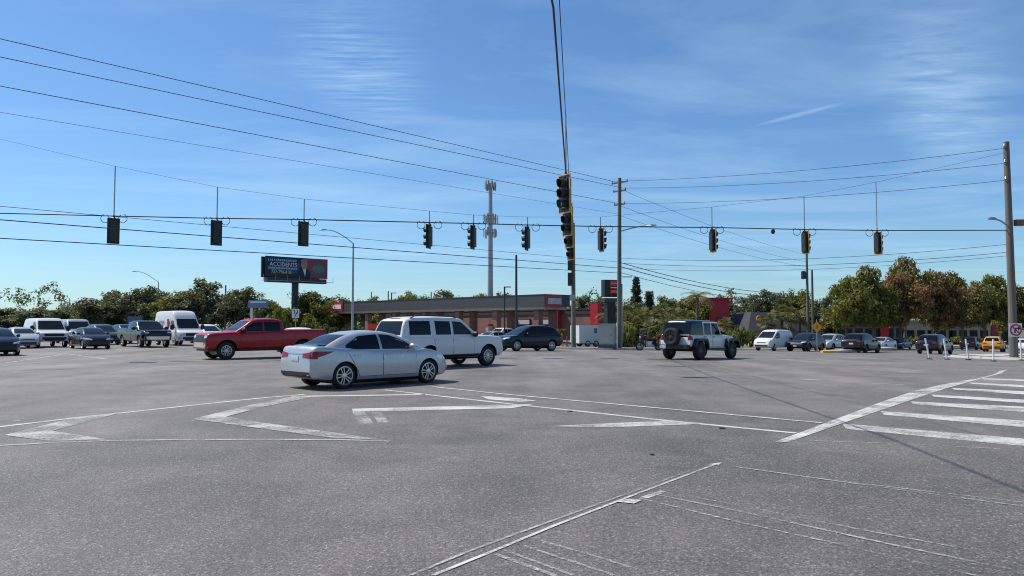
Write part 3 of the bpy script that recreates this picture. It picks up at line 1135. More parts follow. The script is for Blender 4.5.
SPECS['suv'] = dict(   # full-size, square
    L=5.15, W=2.02, wheel=(0.395, 0.27, 0.235), axles=(1.30, 4.25), arch=1.16, archz=1.04,
    deck=[(0, 0.80), (0.02, 1.08), (0.05, 1.16), (1.0, 1.17), (3.9, 1.19), (4.2, 1.19), (4.8, 1.15), (5.03, 1.11), (5.11, 1.0), (5.15, 0.72)],
    sill=[(0, 0.52), (0.05, 0.46), (0.5, 0.40), (4.5, 0.36), (5.0, 0.36), (5.15, 0.48)],
    cabin=[(0.02, 1.05), (0.06, 1.18), (0.26, 1.70), (0.36, 1.80), (0.7, 1.87), (1.8, 1.90), (2.75, 1.88), (3.02, 1.82), (3.3, 1.60), (3.85, 1.16)],
    belt=1.14, wbelt=0.945, tumble=0.17, csoft=0.06, cabtaper=0.06, crown=0.035,
    tail_round=(0.35, 0.09), nose_round=(0.6, 0.14), spokes=6,
    side_windows=[([(0.42, 1.24), (1.38, 1.24)], [(0.46, 1.74), (1.40, 1.75)]), ([(1.62, 1.24), (2.36, 1.24)], [(1.62, 1.75), (2.36, 1.74)]),
                  ([(2.48, 1.24), (3.44, 1.24)], [(2.48, 1.74), (2.92, 1.72), (3.36, 1.36)])],
    windscreen=(1.24, 1.80, 0.80, 0.66), backlight=(1.24, 1.74, 0.80, 0.68),
    headlights=[(0.55, 0.90, 0.82, 0.82, 1.04, 1.04)], taillights=[(0.78, 0.93, 0.92, 0.92, 1.12, 1.12)], tail_sides=[(0.03, 0.94, 0.17, 0.94, 0.17, 1.12, 0.03, 1.12)],
    panels=[('grille', 1, -0.5, 0.5, 0.74, 1.04, 'black'), ('bumper', 1, -0.85, 0.85, 0.46, 0.60, 'black'), ('number_plate', -1, -0.17, 0.17, 0.80, 0.93, 'plate'), ('bumper', -1, -0.9, 0.9, 0.54, 0.66, 'black'),
            ('brake_light', -1, -0.3, 0.3, 1.83, 1.86, 'tail')],
    doors=[(1.62, 2.42, 1.50, 2.42, 0.50, 1.17, 1.66), (2.44, 3.48, 2.44, 3.46, 0.50, 1.17, 2.58)],
    mirror=(3.42, 1.22, 1.35), mirror_mat=BLACK, rails=True, cladding=0.50, front_side_glass=GLASSW)
SPECS['crossover'] = dict(
    L=4.7, W=1.86, wheel=(0.36, 0.23, 0.235), axles=(0.98, 3.74), arch=1.14,
    deck=[(0, 0.78), (0.02, 0.98), (0.08, 1.06), (1.0, 1.05), (2.2, 1.0), (3.3, 0.99), (3.55, 1.02), (4.2, 0.93), (4.5, 0.83), (4.65, 0.70), (4.7, 0.56)],
    sill=[(0, 0.50), (0.06, 0.40), (0.5, 0.28), (4.0, 0.25), (4.5, 0.26), (4.7, 0.40)],
    cabin=[(0.06, 0.98), (0.14, 1.10), (0.48, 1.46), (0.75, 1.575), (1.3, 1.64), (2.1, 1.645), (2.5, 1.60), (2.9, 1.42), (3.7, 0.99)],
    belt=1.0, wbelt=0.92, tumble=0.19, csoft=0.08, cabtaper=0.12,
    tail_round=(0.45, 0.14), nose_round=(0.8, 0.22), spokes=10, rim=DKALLOY,
    side_windows=[([(0.55, 1.15), (0.95, 1.10)], [(0.72, 1.42), (0.97, 1.47)]), ([(1.02, 1.08), (2.02, 1.05)], [(1.02, 1.48), (2.02, 1.52)]), ([(2.1, 1.05), (3.12, 1.03)], [(2.1, 1.52), (2.45, 1.50), (3.05, 1.12)])],
    windscreen=(1.07, 1.52, 0.68, 0.54), backlight=(1.14, 1.50, 0.66, 0.56),
    headlights=[(0.5, 0.86, 0.74, 0.78, 0.83, 0.89)], taillights=[(0.45, 0.86, 0.88, 0.88, 0.98, 1.02)], tail_sides=[(0.08, 0.9, 0.3, 0.94, 0.32, 1.0, 0.09, 1.0)],
    panels=[('grille', 1, -0.52, 0.52, 0.50, 0.74, 'black'), ('bumper', -1, -0.75, 0.75, 0.44, 0.60, 'black'), ('number_plate', -1, -0.17, 0.17, 0.70, 0.83, 'plate'), ('number_plate', 1, -0.16, 0.16, 0.42, 0.53, 'plate')],
    doors=[(1.35, 2.06, 1.05, 2.06, 0.36, 0.99, 1.25), (2.08, 3.2, 2.08, 3.18, 0.36, 0.99, 2.25)],
    mirror=(3.0, 1.06, 1.1), flare=(BLACK, 0.04), flare_out=0.012, cladding=0.38)
SPECS['pickup'] = dict(
    L=5.88, W=2.06, wheel=(0.41, 0.27, 0.245), axles=(1.22, 4.95), arch=1.2, archz=1.06,
    deck=[(0, 1.0), (0.02, 1.32), (0.06, 1.37), (2.0, 1.37), (2.2, 1.30), (4.2, 1.25), (4.5, 1.27), (5.1, 1.245), (5.6, 1.21), (5.78, 1.17), (5.85, 1.08), (5.88, 0.8)],
    sill=[(0, 0.70), (0.06, 0.62), (0.6, 0.55), (2.0, 0.46), (4.4, 0.44), (5.4, 0.48), (5.88, 0.50)],
    cabin=[(2.10, 1.15), (2.12, 1.30), (2.20, 1.78), (2.32, 1.86), (2.7, 1.90), (3.45, 1.89), (3.75, 1.82), (4.05, 1.60), (4.6, 1.25)],
    belt=1.24, wbelt=0.93, tumble=0.17, csoft=0.05, cabtaper=0.06, bed=(0.1, 1.98, 0.80, 0.95), crown=0.03,
    tail_round=(0.2, 0.05), nose_round=(0.5, 0.13), spokes=6, soft=0.03,
    side_windows=[([(2.34, 1.31), (3.16, 1.31)], [(2.38, 1.74), (3.16, 1.75)]), ([(3.24, 1.31), (4.25, 1.31)], [(3.24, 1.75), (3.65, 1.72), (4.19, 1.42)])],
    windscreen=(1.34, 1.80, 0.80, 0.66), backlight=(1.42, 1.76, 0.62, 0.60),
    headlights=[(0.62, 0.90, 1.01, 1.01, 1.12, 1.12)], taillights=[(0.86, 1.0, 1.0, 1.0, 1.3, 1.3)], tail_sides=[(0.02, 1.0, 0.12, 1.0, 0.12, 1.32, 0.02, 1.32)],
    panels=[('grille', 1, -0.61, 0.61, 0.81, 1.13, 'black'), ('headlight_surround', 1, -0.90, -0.62, 0.82, 0.99, 'black'), ('headlight_surround', 1, 0.62, 0.90, 0.82, 0.99, 'black'),
            ('front_bumper', 1, -0.91, 0.91, 0.56, 0.79, 'chrome'),  ('rear_bumper', -1, -0.98, 0.98, 0.71, 0.85, 'chrome')],
    doors=[(2.36, 3.18, 2.32, 3.18, 0.56, 1.25, 2.50), (3.22, 4.32, 3.22, 4.29, 0.56, 1.25, 3.36)],
    mirror=(4.2, 1.34, 1.5), mirror_mat=BLACK, cladding=0.0)
del SPECS['pickup']['cladding']
SPECS['offroad'] = dict(   # upright four-door with separate guards
    L=4.45, W=1.66, wheel=(0.425, 0.28, 0.225), axles=(0.78, 3.79), arch=1.16, archz=1.1,
    deck=[(0, 0.85), (0.02, 1.12), (0.05, 1.16), (3.0, 1.16), (3.2, 1.17), (4.1, 1.10), (4.3, 1.08), (4.37, 1.0), (4.40, 0.9)],
    sill=[(0, 0.62), (0.3, 0.58), (1.2, 0.50), (3.3, 0.50), (4.0, 0.62), (4.45, 0.66)],
    cabin=[(0.02, 1.05), (0.05, 1.15), (0.14, 1.72), (0.2, 1.80), (0.6, 1.845), (2.4, 1.84), (2.62, 1.80), (2.72, 1.74), (3.06, 1.16)],
    belt=1.15, wbelt=0.935, tumble=0.08, csoft=0.03, cabtaper=0.02, crown=0.015, soft=0.03,
    tail_round=(0.12, 0.04), nose_round=(1.1, 0.20), spokes=6, rim=DKALLOY, tuck=-0.12,
    side_windows=[([(0.22, 1.22), (1.16, 1.22)], [(0.26, 1.72), (1.16, 1.72)]), ([(1.30, 1.22), (1.92, 1.22)], [(1.30, 1.72), (1.92, 1.72)]), ([(2.02, 1.22), (2.82, 1.22)], [(2.02, 1.72), (2.54, 1.72)])],
    windscreen=(1.26, 1.70, 0.70, 0.64), backlight=(1.24, 1.72, 0.62, 0.56),
    headlights=[(0.38, 0.58, 0.86, 0.86, 1.02, 1.02)],
    taillights=[(0.66, 0.82, 0.92, 0.92, 1.10, 1.10)], tail_sides=[(0.03, 0.93, 0.17, 0.93, 0.17, 1.10, 0.03, 1.10)],
    panels=[('grille', 1, -0.34, 0.34, 0.78, 1.02, 'black')],
    doors=[(1.22, 1.96, 1.18, 1.96, 0.60, 1.17, 1.32), (2.0, 2.92, 2.0, 2.90, 0.60, 1.17, 2.12)],
    mirror=(2.86, 1.26, 1.2), mirror_mat=BLACK, handle_mat=BLACK, handle_drop=0.10)
SPECS['cargo_van'] = dict(   # long bonnet, flat sides
    L=5.4, W=2.0, wheel=(0.37, 0.23, 0.21), axles=(1.05, 4.55), arch=1.13,
    deck=[(0, 0.8), (0.02, 1.05), (0.05, 1.12), (3.9, 1.14), (4.5, 1.18), (5.0, 1.10), (5.28, 1.03), (5.36, 0.9), (5.4, 0.7)],
    sill=[(0, 0.55), (0.3, 0.48), (4.8, 0.42), (5.4, 0.50)],
    cabin=[(0.02, 1.0), (0.05, 1.15), (0.16, 1.9), (0.3, 2.03), (0.8, 2.08), (3.4, 2.08), (3.75, 2.0), (4.05, 1.72), (4.62, 1.16)],
    belt=1.12, wbelt=0.97, tumble=0.14, csoft=0.06, cabtaper=0.05, tail_round=(0.2, 0.05), nose_round=(0.4, 0.10), spokes=8,
    side_windows=[([(3.25, 1.28), (4.25, 1.28)], [(3.25, 1.84), (3.75, 1.84), (4.15, 1.5)])],
    windscreen=(1.28, 1.90, 0.84, 0.72), backlight=(1.3, 1.8, 0.78, 0.72),
    headlights=[(0.66, 0.92, 0.82, 0.82, 0.98, 0.98)], taillights=[(0.86, 0.97, 0.9, 0.9, 1.3, 1.3)],
    panels=[('grille', 1, -0.62, 0.62, 0.80, 0.98, 'black'), ('front_bumper', 1, -0.92, 0.92, 0.50, 0.74, 'black'), ('rear_bumper', -1, -0.92, 0.92, 0.56, 0.7, 'black')],
    doors=[(3.2, 4.3, 3.2, 4.28, 0.52, 1.14, 3.34)], mirror=(4.18, 1.34, 1.5), tallmirror=1, mirror_mat=BLACK)
SPECS['tall_van'] = dict(   # high-roof delivery van
    L=5.9, W=2.02, wheel=(0.36, 0.23, 0.21), axles=(1.05, 4.75), arch=1.13,
    deck=[(0, 0.8), (0.02, 1.1), (0.05, 1.2), (4.2, 1.2), (4.9, 1.25), (5.4, 1.15), (5.75, 1.0), (5.86, 0.85), (5.9, 0.65)],
    sill=[(0, 0.5), (0.3, 0.42), (5.2, 0.36), (5.9, 0.42)],
    cabin=[(0.02, 1.1), (0.05, 1.25), (0.12, 2.5), (0.3, 2.66), (0.9, 2.70), (3.6, 2.70), (4.0, 2.62), (4.3, 2.36), (4.55, 2.0), (5.2, 1.22)],
    belt=1.2, wbelt=0.97, tumble=0.16, csoft=0.07, cabtaper=0.07, tail_round=(0.2, 0.05), nose_round=(0.7, 0.18), spokes=6,
    side_windows=[([(3.85, 1.36), (4.86, 1.36)], [(3.85, 1.95), (4.35, 1.95), (4.75, 1.5)])],
    windscreen=(1.34, 2.08, 0.86, 0.74), backlight=(1.4, 2.0, 0.75, 0.72),
    headlights=[(0.55, 0.93, 0.82, 0.9, 0.98, 1.08)], taillights=[(0.88, 0.97, 0.9, 0.9, 1.5, 1.5)],
    panels=[('grille', 1, -0.5, 0.5, 0.72, 0.98, 'black'), ('front_bumper', 1, -0.92, 0.92, 0.42, 0.68, 'black'), ('rear_bumper', -1, -0.92, 0.92, 0.5, 0.62, 'black')],
    doors=[(3.78, 4.9, 3.78, 4.88, 0.46, 1.2, 3.92)], mirror=(4.82, 1.42, 1.6), tallmirror=1, mirror_mat=BLACK)
SPECS['small_van'] = dict(
    L=4.6, W=1.75, wheel=(0.32, 0.20, 0.19), axles=(0.82, 3.72), arch=1.13,
    deck=[(0, 0.8), (0.02, 0.98), (0.05, 1.04), (3.2, 1.05), (3.9, 1.08), (4.25, 0.98), (4.48, 0.84), (4.57, 0.7), (4.6, 0.55)],
    sill=[(0, 0.45), (0.3, 0.34), (4.1, 0.27), (4.6, 0.36)],
    cabin=[(0.02, 0.95), (0.05, 1.1), (0.14, 1.72), (0.3, 1.84), (0.8, 1.88), (2.6, 1.87), (3.0, 1.78), (3.35, 1.52), (4.05, 1.06)],
    belt=1.04, wbelt=0.96, tumble=0.14, csoft=0.07, cabtaper=0.07, tail_round=(0.2, 0.06), nose_round=(0.7, 0.2), spokes=7,
    side_windows=[([(2.7, 1.15), (3.75, 1.12)], [(2.7, 1.64), (3.05, 1.62), (3.62, 1.22)])],
    windscreen=(1.14, 1.70, 0.72, 0.6), backlight=(1.15, 1.6, 0.65, 0.62),
    headlights=[(0.44, 0.80, 0.72, 0.76, 0.84, 0.96)], taillights=[(0.76, 0.85, 0.8, 0.8, 1.2, 1.2)],
    panels=[('grille', 1, -0.42, 0.42, 0.68, 0.78, 'black'), ('lower_grille', 1, -0.6, 0.6, 0.38, 0.52, 'black')],
    doors=[(2.62, 3.7, 2.62, 3.68, 0.38, 1.04, 2.76)], mirror=(3.6, 1.16, 1.3), mirror_mat=BLACK)

P_SILVER = paint('silver_paint', (0.47, 0.49, 0.51), 0.45, 0.28)
P_WHITE = paint('white_paint', (0.64, 0.635, 0.62))
P_RED = paint('red_paint', (0.34, 0.001, 0.005), 0.0, 0.28)
P_NAVY = paint('navy_paint', (0.004, 0.007, 0.014), 0.2, 0.2)
P_BLACK = paint('black_paint', (0.004, 0.004, 0.005), 0.1, 0.2)
P_CHAR = paint('charcoal_paint', (0.010, 0.011, 0.013), 0.2, 0.24)
P_GREY = paint('grey_paint', (0.06, 0.065, 0.07), 0.4, 0.3)
P_LGREY = paint('pale_grey_paint', (0.42, 0.44, 0.46), 0.4, 0.3)
P_BLUE = paint('blue_paint', (0.008, 0.02, 0.05), 0.3, 0.26)
P_GOLD = paint('amber_paint', (0.62, 0.27, 0.01), 0.1, 0.3)


def place(px, py, ahead, side, heading_deg, spec, Y=None):
    """world position of a car's middle from one wheel's contact point: ahead/side are that wheel's offset in the car"""
    g = G(px, py) if Y is None else XY(px, Y)
    h = math.radians(heading_deg)
    f = Vector((math.cos(h), math.sin(h)))
    l = Vector((-math.sin(h), math.cos(h)))
    c = Vector((g.x, g.y)) - f * ahead - l * side
    return (c.x, c.y, tz(c.x, c.y)), h


def wheel_off(spec, axle, side):
    s = SPECS[spec]
    return s['axles'][0 if axle == 'r' else 1] - s['L'] / 2, side * (s['W'] / 2 - 0.12)


def car(name, spec, pm, px, py, axle, side, hd, label, cat, group=None, detail=2, Y=None, **ov):
    a, sd = wheel_off(spec, axle, side)
    loc, h = place(px, py, a, sd, hd, spec, Y)
    return build_car(name, spec, pm, loc, h, label, cat, group, detail, **ov)


# --- vehicles crossing the junction
car('sedan', 'sedan', P_SILVER, 343, 388.6, 'r', -1, 45.5, 'silver four-door sedan with red tail lamps crossing nearest to the camera', 'car', glass=GLASS, front_side_glass=GLASSW)
car('large_suv', 'suv', P_WHITE, 487, 365.6, 'f', -1, 45, 'white full-size SUV with dark tinted windows and roof rails beyond the silver sedan', 'suv')
pk = car('pickup_truck', 'pickup', P_RED, 226, 359.6, 'f', 1, 220, 'red crew-cab pickup truck with chrome front bumper', 'pickup')
jp = car('off_road_car', 'offroad', P_WHITE, 697.4, 359.8, 'r', -1, 46, 'white boxy off-road car with black hardtop and spare wheel on its tail', 'suv', cab_mat=P_BLACK)


def offroad_extras(root):
    s = SPECS['offroad']
    L, c0, Wd = s['L'], s['L'] / 2, s['W']
    # guards
    for x, (a0, a1) in zip(s['axles'], ((-0.62, 0.60), (-0.66, 0.66))):
        for sg in (-1, 1):
            m = MB()
            y0, y1 = sg * (Wd / 2 - 0.10), sg * (Wd / 2 + 0.19)
            prof_ = [(a0, 0.66), (a0 + 0.10, 0.92), (a0 + 0.22, 1.00), (a1 - 0.22, 1.00), (a1 - 0.08, 0.90), (a1, 0.62)]
            th = 0.07
            vv = []
            for (px_, pz) in prof_:
                for yy in (y0, y1):
                    vv.append((x - c0 + px_, yy, pz))
                for yy in (y1, y0):
                    vv.append((x - c0 + px_ * 0.9, yy, pz - th - (0.05 if yy == y1 else 0)))
            ff = []
            for i in range(len(prof_) - 1):
                for k in range(4):
                    ff.append((i * 4 + k, i * 4 + (k + 1) % 4, i * 4 + 4 + (k + 1) % 4, i * 4 + 4 + k))
            ff += [(0, 1, 2, 3), (23, 22, 21, 20)]
            m.add(vv, ff)
            o = m.build('wheel_guard', BLACK, root)
            fix_normals(o.data)
    # bumpers, side steps, door frames, spare wheel, plate
    MB().box((-c0 - 0.12, 0, 0.60), (0.22, 1.56, 0.20)).build('rear_bumper', BLACK, root)
    MB().box((c0 + 0.06, 0, 0.66), (0.24, 1.50, 0.16)).build('front_bumper', BLACK, root)
    for sg in (-1, 1):
        MB().box((-0.02, sg * (Wd / 2 + 0.05), 0.47), (1.75, 0.16, 0.07)).build('side_step', BLACK, root)
        fr = MB()
        for x0, x1, xt in ((1.26, 1.96, 1.96), (1.98, 2.88, 2.58)):
            y0, y1 = sg * (Wd / 2 * 0.935 + 0.008), sg * (Wd / 2 * 0.935 - 0.055)
            a, b, c_, d = Vector((x0 - c0, y0, 1.17)), Vector((x1 - c0, y0, 1.17)), Vector((xt - c0, y1, 1.75)), Vector((x0 - c0, y1, 1.75))
            for p, q in ((b, c_), (c_, d), (d, a)):
                fr.tube([p, q], 0.035, 4)
        fr.build('door_frame', P_WHITE, root)
    key = [k for k in _wheels if k[0] == 0.425][0]
    t, wm = _wheels[key]
    o = link(bpy.data.objects.new('spare_wheel', wm), root)
    o.location, o.rotation_euler = (-c0 - 0.20, 0.06, 1.06), (0, 0, math.radians(90))
    link(bpy.data.objects.new('tyre', t), o)
    MB().box((-c0 - 0.245, 0.52, 0.60), (0.012, 0.32, 0.16)).build('number_plate', PLATE, root)


offroad_extras(jp)
# black air dam, chrome mirrors and bed load rails on the pickup
c0 = SPECS['pickup']['L'] / 2
MB().box((c0 - 0.28, 0, 0.46), (0.30, 1.6, 0.14)).build('air_dam', BLACK, pk)
for sg in (-1, 1):
    MB().box((0.45, sg * 0.93, 0.45), (2.0, 0.16, 0.06)).build('side_step', BLACK, pk)
for yy in (-0.45, 0.0, 0.45):
    MB().box((0.62, yy, 1.925), (0.10, 0.16, 0.03)).build('roof_marker', plain('amber_lens', (0.5, 0.12, 0.01), 0.3), pk)

car('crossover', 'crossover', P_NAVY, 516.5, 351.2, 'f', 1, 214, 'dark navy crossover passing in front of the petrol station', 'car', rim=ALLOY)

# --- the queue on the left
GQ = 'vehicles queuing on the left leg'
car('sedan', 'sedan', P_NAVY, 17, 355.2, 'f', 1, -46, 'dark blue sedan cut off by the left edge of the picture', 'car', GQ, 1)
car('cargo_van', 'cargo_van', P_WHITE, 37, 347.6, 'f', -1, -46, 'white long-bonnet cargo van second in from the left edge', 'van', GQ, 1)
car('sedan', 'sedan', P_CHAR, 83, 349.4, 'f', -1, -46, 'dark sedan standing in front of the queue beside the white cargo van', 'car', GQ, 1)
car('small_pickup', 'pickup', P_BLACK, 140, 347.6, 'f', -1, -46, 'black pickup waiting just left of the tall white van', 'pickup', GQ, 1)
car('delivery_van', 'tall_van', P_WHITE, 175, 345.8, 'f', -1, -46, 'tall white high-roof delivery van with red lettering on its side', 'van', GQ, 1)
car('crossover', 'crossover', P_WHITE, 204, 343.6, 'f', -1, -46, 'white crossover half hidden behind the red pickup bonnet', 'car', GQ, 1)
car('sedan', 'sedan', P_LGREY, 12, 348.6, 'f', -1, -46, 'pale grey car behind the cut-off dark sedan', 'car', GQ, 1)
car('cargo_van', 'cargo_van', P_LGREY, 68, 343.8, 'f', -1, -46, 'pale van peeping out behind the white cargo van', 'van', GQ, 1)
car('crossover', 'crossover', P_GREY, 96, 345.0, 'f', -1, -46, 'grey car right behind the dark sedan', 'car', GQ, 1)
car('crossover', 'crossover', P_BLUE, 121, 343.8, 'f', -1, -46, 'blue-black SUV behind the left flank of the black pickup', 'suv', GQ, 1)
car('sedan', 'sedan', P_WHITE, 300, 0, 'f', -1, -48, 'white car with dark glass seen over the bed of the red pickup', 'car', GQ, 1, Y=43)

# --- the right leg
GR = 'vehicles waiting on the right leg'
car('small_van', 'small_van', P_WHITE, 773.6, 0, 'f', 1, 224, 'small white van heading the queue on the right leg', 'van', GR, 1, Y=66)
car('crossover', 'crossover', P_CHAR, 808, 0, 'f', 1, 225, 'dark grey SUV waiting beside the small white van', 'suv', GR, 1, Y=66.5)
car('minivan', 'crossover', P_LGREY, 832, 0, 'f', 1, 224, 'silver SUV behind the yellow diamond sign post', 'suv', GR, 1, Y=72)
car('sedan', 'sedan', P_LGREY, 884.5, 0, 'f', 1, 225, 'silver sedan just right of the black SUV on the right leg', 'car', GR, 1, Y=80)
car('sedan', 'sedan', P_BLUE, 902, 0, 'f', 1, 225, 'blue car half hidden behind the silver sedan', 'car', GR, 1, Y=92)
GA = 'vehicles driving away on the right leg'
car('crossover', 'crossover', P_BLACK, 865, 0, 'r', -1, 45, 'black SUV driving off to the right, seen from behind', 'suv', GA, 1, Y=63)
car('crossover', 'crossover', P_NAVY, 940, 0, 'r', -1, 45, 'dark blue SUV behind the two leaning white flexible posts', 'suv', GA, 1, Y=62)
car('crossover', 'crossover', P_BLACK, 976, 0, 'r', -1, 47, 'dark SUV far off, left of the amber car', 'suv', GA, 1, Y=92)
car('crossover', 'crossover', P_GOLD, 1001, 0, 'r', -1, 52, 'amber yellow hatchback by the corner pole', 'car', GA, 1, Y=80)
car('sedan', 'sedan', P_WHITE, 1027, 0, 'f', 1, 226, 'white car cut off by the right edge of the picture', 'car', GA, 1, Y=75)
# --- on the station forecourt
car('sedan', 'sedan', P_LGREY, 488, 0, 'f', 1, 225, 'pale car parked under the station roof by the brick column', 'car', None, 1, Y=82)
car('small_pickup', 'pickup', P_WHITE, 497, 0, 'f', 1, 225, 'white pickup parked on the station forecourt', 'pickup', None, 1, Y=87)

# red lettering on the tall van
for o in COL.objects:
    if o.name.startswith('delivery_van'):
        tv = o
GREYMARK = plain('van_letter_grey', (0.35, 0.33, 0.36), 0.5)
for xx, zz in ((-1.3, 1.85), (-0.95, 1.85), (-0.6, 1.85), (-1.15, 1.55), (-0.8, 1.55)):
    MB().box((xx, -0.985, zz), (0.22, 0.03, 0.20)).build('side_print', GREYMARK, tv)
MB().box((0.45, -0.985, 1.75), (0.36, 0.03, 0.66)).build('red_emblem', RED, tv)

# ================================================================== street furniture
GLN = plain('green_lamp', (0.0, 0.25, 0.12), 0.2, emit=(0.0, 0.55, 0.36), estr=0.45)
LENS_OFF = plain('dark_lens', (0.03, 0.02, 0.015), 0.15, coat=0.6)
SIGBLK = plain('signal_black', (0.022, 0.023, 0.022), 0.5)


def signal(loc, facing, k, label, group, plate, pipe=0.0, lit=None, loops=True):
    """three-section head hung below a span wire; loc = wire point, facing = yaw the lenses look to"""
    root = empty('traffic_light', loc, facing, label, 'traffic light', group)
    H = 1.08 * k
    z0 = -0.22 * k
    b = MB()
    for i in range(3):
        b.box((0, 0, z0 - (i + 0.5) * H / 3), (0.21 * k, 0.34 * k, H / 3 - 0.012))
    b.box((0, 0, z0 - H / 2), (0.17 * k, 0.30 * k, H))
    b.build('housing', SIGBLK, root)
    # back plate with an opening where the housing sits: four strips
    p = MB()
    hw, m_ = 0.17 * k, 0.12 * k
    x = 0.06 * k
    p.box((x, -(hw + m_ / 2), z0 - H / 2), (0.02, m_, H + 2 * m_))
    p.box((x, hw + m_ / 2, z0 - H / 2), (0.02, m_, H + 2 * m_))
    p.box((x, 0, z0 + m_ / 2), (0.02, 2 * hw, m_))
    p.box((x, 0, z0 - H - m_ / 2), (0.02, 2 * hw, m_))
    bp = p.build('backplate', SIGBLK, root)
    if plate:
        q = MB()
        w_ = hw + m_
        for yy in (-w_, w_):
            q.box((x, yy, z0 - H / 2), (0.04, 0.028, H + 2 * m_ + 0.035))
        for zz in (z0 + m_, z0 - H - m_):
            q.box((x, 0, zz), (0.05, 2 * w_ - 0.035, 0.04))
        q.build('yellow_rim', SIGYEL, bp)
    for i in range(3):
        zc_ = z0 - (i + 0.5) * H / 3
        r = 0.15 * k
        v = MB()
        n = 14
        vv = []
        for j in range(n + 1):
            a = math.radians(-60 + 300 * j / n)
            for (xx, rr_) in ((0.10 * k, r), (0.36 * k, r * 0.97), (0.36 * k, r * 0.90), (0.10 * k, r * 0.93)):
                cut = 0.75 + 0.25 * max(math.sin(a), 0)
                vv.append(((0.10 + (xx / k - 0.10) * cut) * k, rr_ * math.cos(a), zc_ + rr_ * math.sin(a)))
        ff = []
        for j in range(n):
            for e in range(4):
                ff.append((j * 4 + e, j * 4 + (e + 1) % 4, j * 4 + 4 + (e + 1) % 4, j * 4 + 4 + e))
        v.add(vv, ff)
        vo = v.build('visor', SIGBLK, root)
        fix_normals(vo.data)
        ln = MB().lathe([(r * 0.95, 0.10 * k), (r * 0.8, 0.125 * k), (0.001, 0.14 * k)], 16, 'X', (0, 0, zc_)).build('lens', GLN if lit == i else LENS_OFF, vo)
    h = MB()
    h.lathe([(0.05, z0 - 0.005), (0.11 * k, z0 + 0.02), (0.11 * k, z0 + 0.10 * k), (0.04, z0 + 0.16 * k), (0.04, 0.03)], 12, 'Z')
    h.build('hanger_box', SIGBLK, root)
    if pipe > 0:
        MB().tube([(0, 0, 0), (0, 0, pipe)], 0.028, 8).build('hanger_pipe', GALV, root)
    if loops:
        for sg in (-1, 1):
            c_ = MB()
            pts = [Vector((0, sg * (0.42 + 0.20 * math.cos(a)), -0.12 + 0.2 * math.sin(a))) for a in np.linspace(math.pi / 2 + 0.5, math.pi / 2 + 6.0, 15)]
            q = Matrix.Rotation(-facing, 3, 'Z')
            c_.tube([q @ Vector((p_.y, 0, p_.z)) for p_ in pts], 0.016, 5)
            c_.build('cable_loop', CABLE, root)
    return root


def wire(pts, r, label, name='overhead_cable', group='overhead cables', sag=0.0, n=28):
    pts = [Vector(p) for p in pts]
    if len(pts) == 2 and sag:
        a, b = pts
        pts = [a.lerp(b, i / n) - Vector((0, 0, 4 * sag * (i / n) * (1 - i / n))) for i in range(n + 1)]
    o = MB().tube(pts, r, 6).build(name, CABLE)
    finish(o.data, 60)
    return tag(o, label, 'cable', group)


# --- far span of lights, left to right
xa, xb = XY(114, 35).x, XY(877, 41).x
_g = (xb - xa) / 6.0


def span_pt(px, py):
    k = (px - CX) / F
    Y = (xa - 35 * _g) / (k - _g)
    return P(px, py, Y)


LIT = [(114, 216.0, 166), (217, 218.3, 187), (304, 219.5, 199), (429.5, 222.5, 211), (473.5, 223.5, 215), (527.5, 225, 217),
       (600.5, 226.5, 217), (712, 227.5, 207), (804.5, 229.5, 196), (877, 230.5, 182)]
LIT_LAB = ['dark signal head on the span wire, leftmost of the row', 'dark signal head on the span wire, second from the left',
           'dark signal head hanging just above the billboard', 'black signal head left of the cell tower, farther one',
           'black signal head hanging right beside the cell tower mast', 'black signal head on the span wire right of the cell tower',
           'signal head with amber rim left of the tall utility pole', 'signal head with amber rim right of the tall utility pole',
           'signal head with amber rim above the thin far poles', 'signal head with amber rim, rightmost of the row']
wpts, cpts = [], []
for i, (px, wy, ty) in enumerate(LIT):
    p = span_pt(px, wy)
    t_ = span_pt(px, ty)
    fac = math.radians(128 if i < 3 else (160 if i < 6 else 18))
    signal(p, fac, 0.92, LIT_LAB[i], 'traffic lights on the far span wire', i >= 6, t_.z - p.z)
    wpts.append(p)
    cpts.append(t_)
RP = XY(1013, 43)                                   # right corner pole
LPX = -30.0
LP_ = Vector((LPX, 35 + (LPX - xa) / _g, 0))
wire([LP_ + Vector((0, 0, 6.75))] + wpts + [Vector((RP.x, RP.y, 7.05))], 0.028, 'lower span wire carrying the far row of signals', 'span_wire')
wire([LP_ + Vector((0, 0, 11.6))] + cpts + [Vector((RP.x, RP.y, 11.6))], 0.007, 'thin sagging upper wire holding the signal hanger pipes', 'span_wire')
sn = span_pt(773, 230)
tag(MB().lathe([(0.02, 0.08), (0.09, 0.0), (0.11, -0.1), (0.07, -0.2), (0.001, -0.22)], 12).build('wire_sensor', BLACK), 'small dark detector dome on the span wire', 'sensor').location = sn

# --- near span running away from the viewer
WP = XY(573.5, 57)                                  # wooden pole it ends on
H1 = P(565.8, 172.5, 24.6)
dirv = Vector((WP.x - H1.x, WP.y - H1.y, 0))


def near_pt(Y, z):
    return Vector((H1.x + dirv.x * (Y - H1.y) / dirv.y, Y, z))


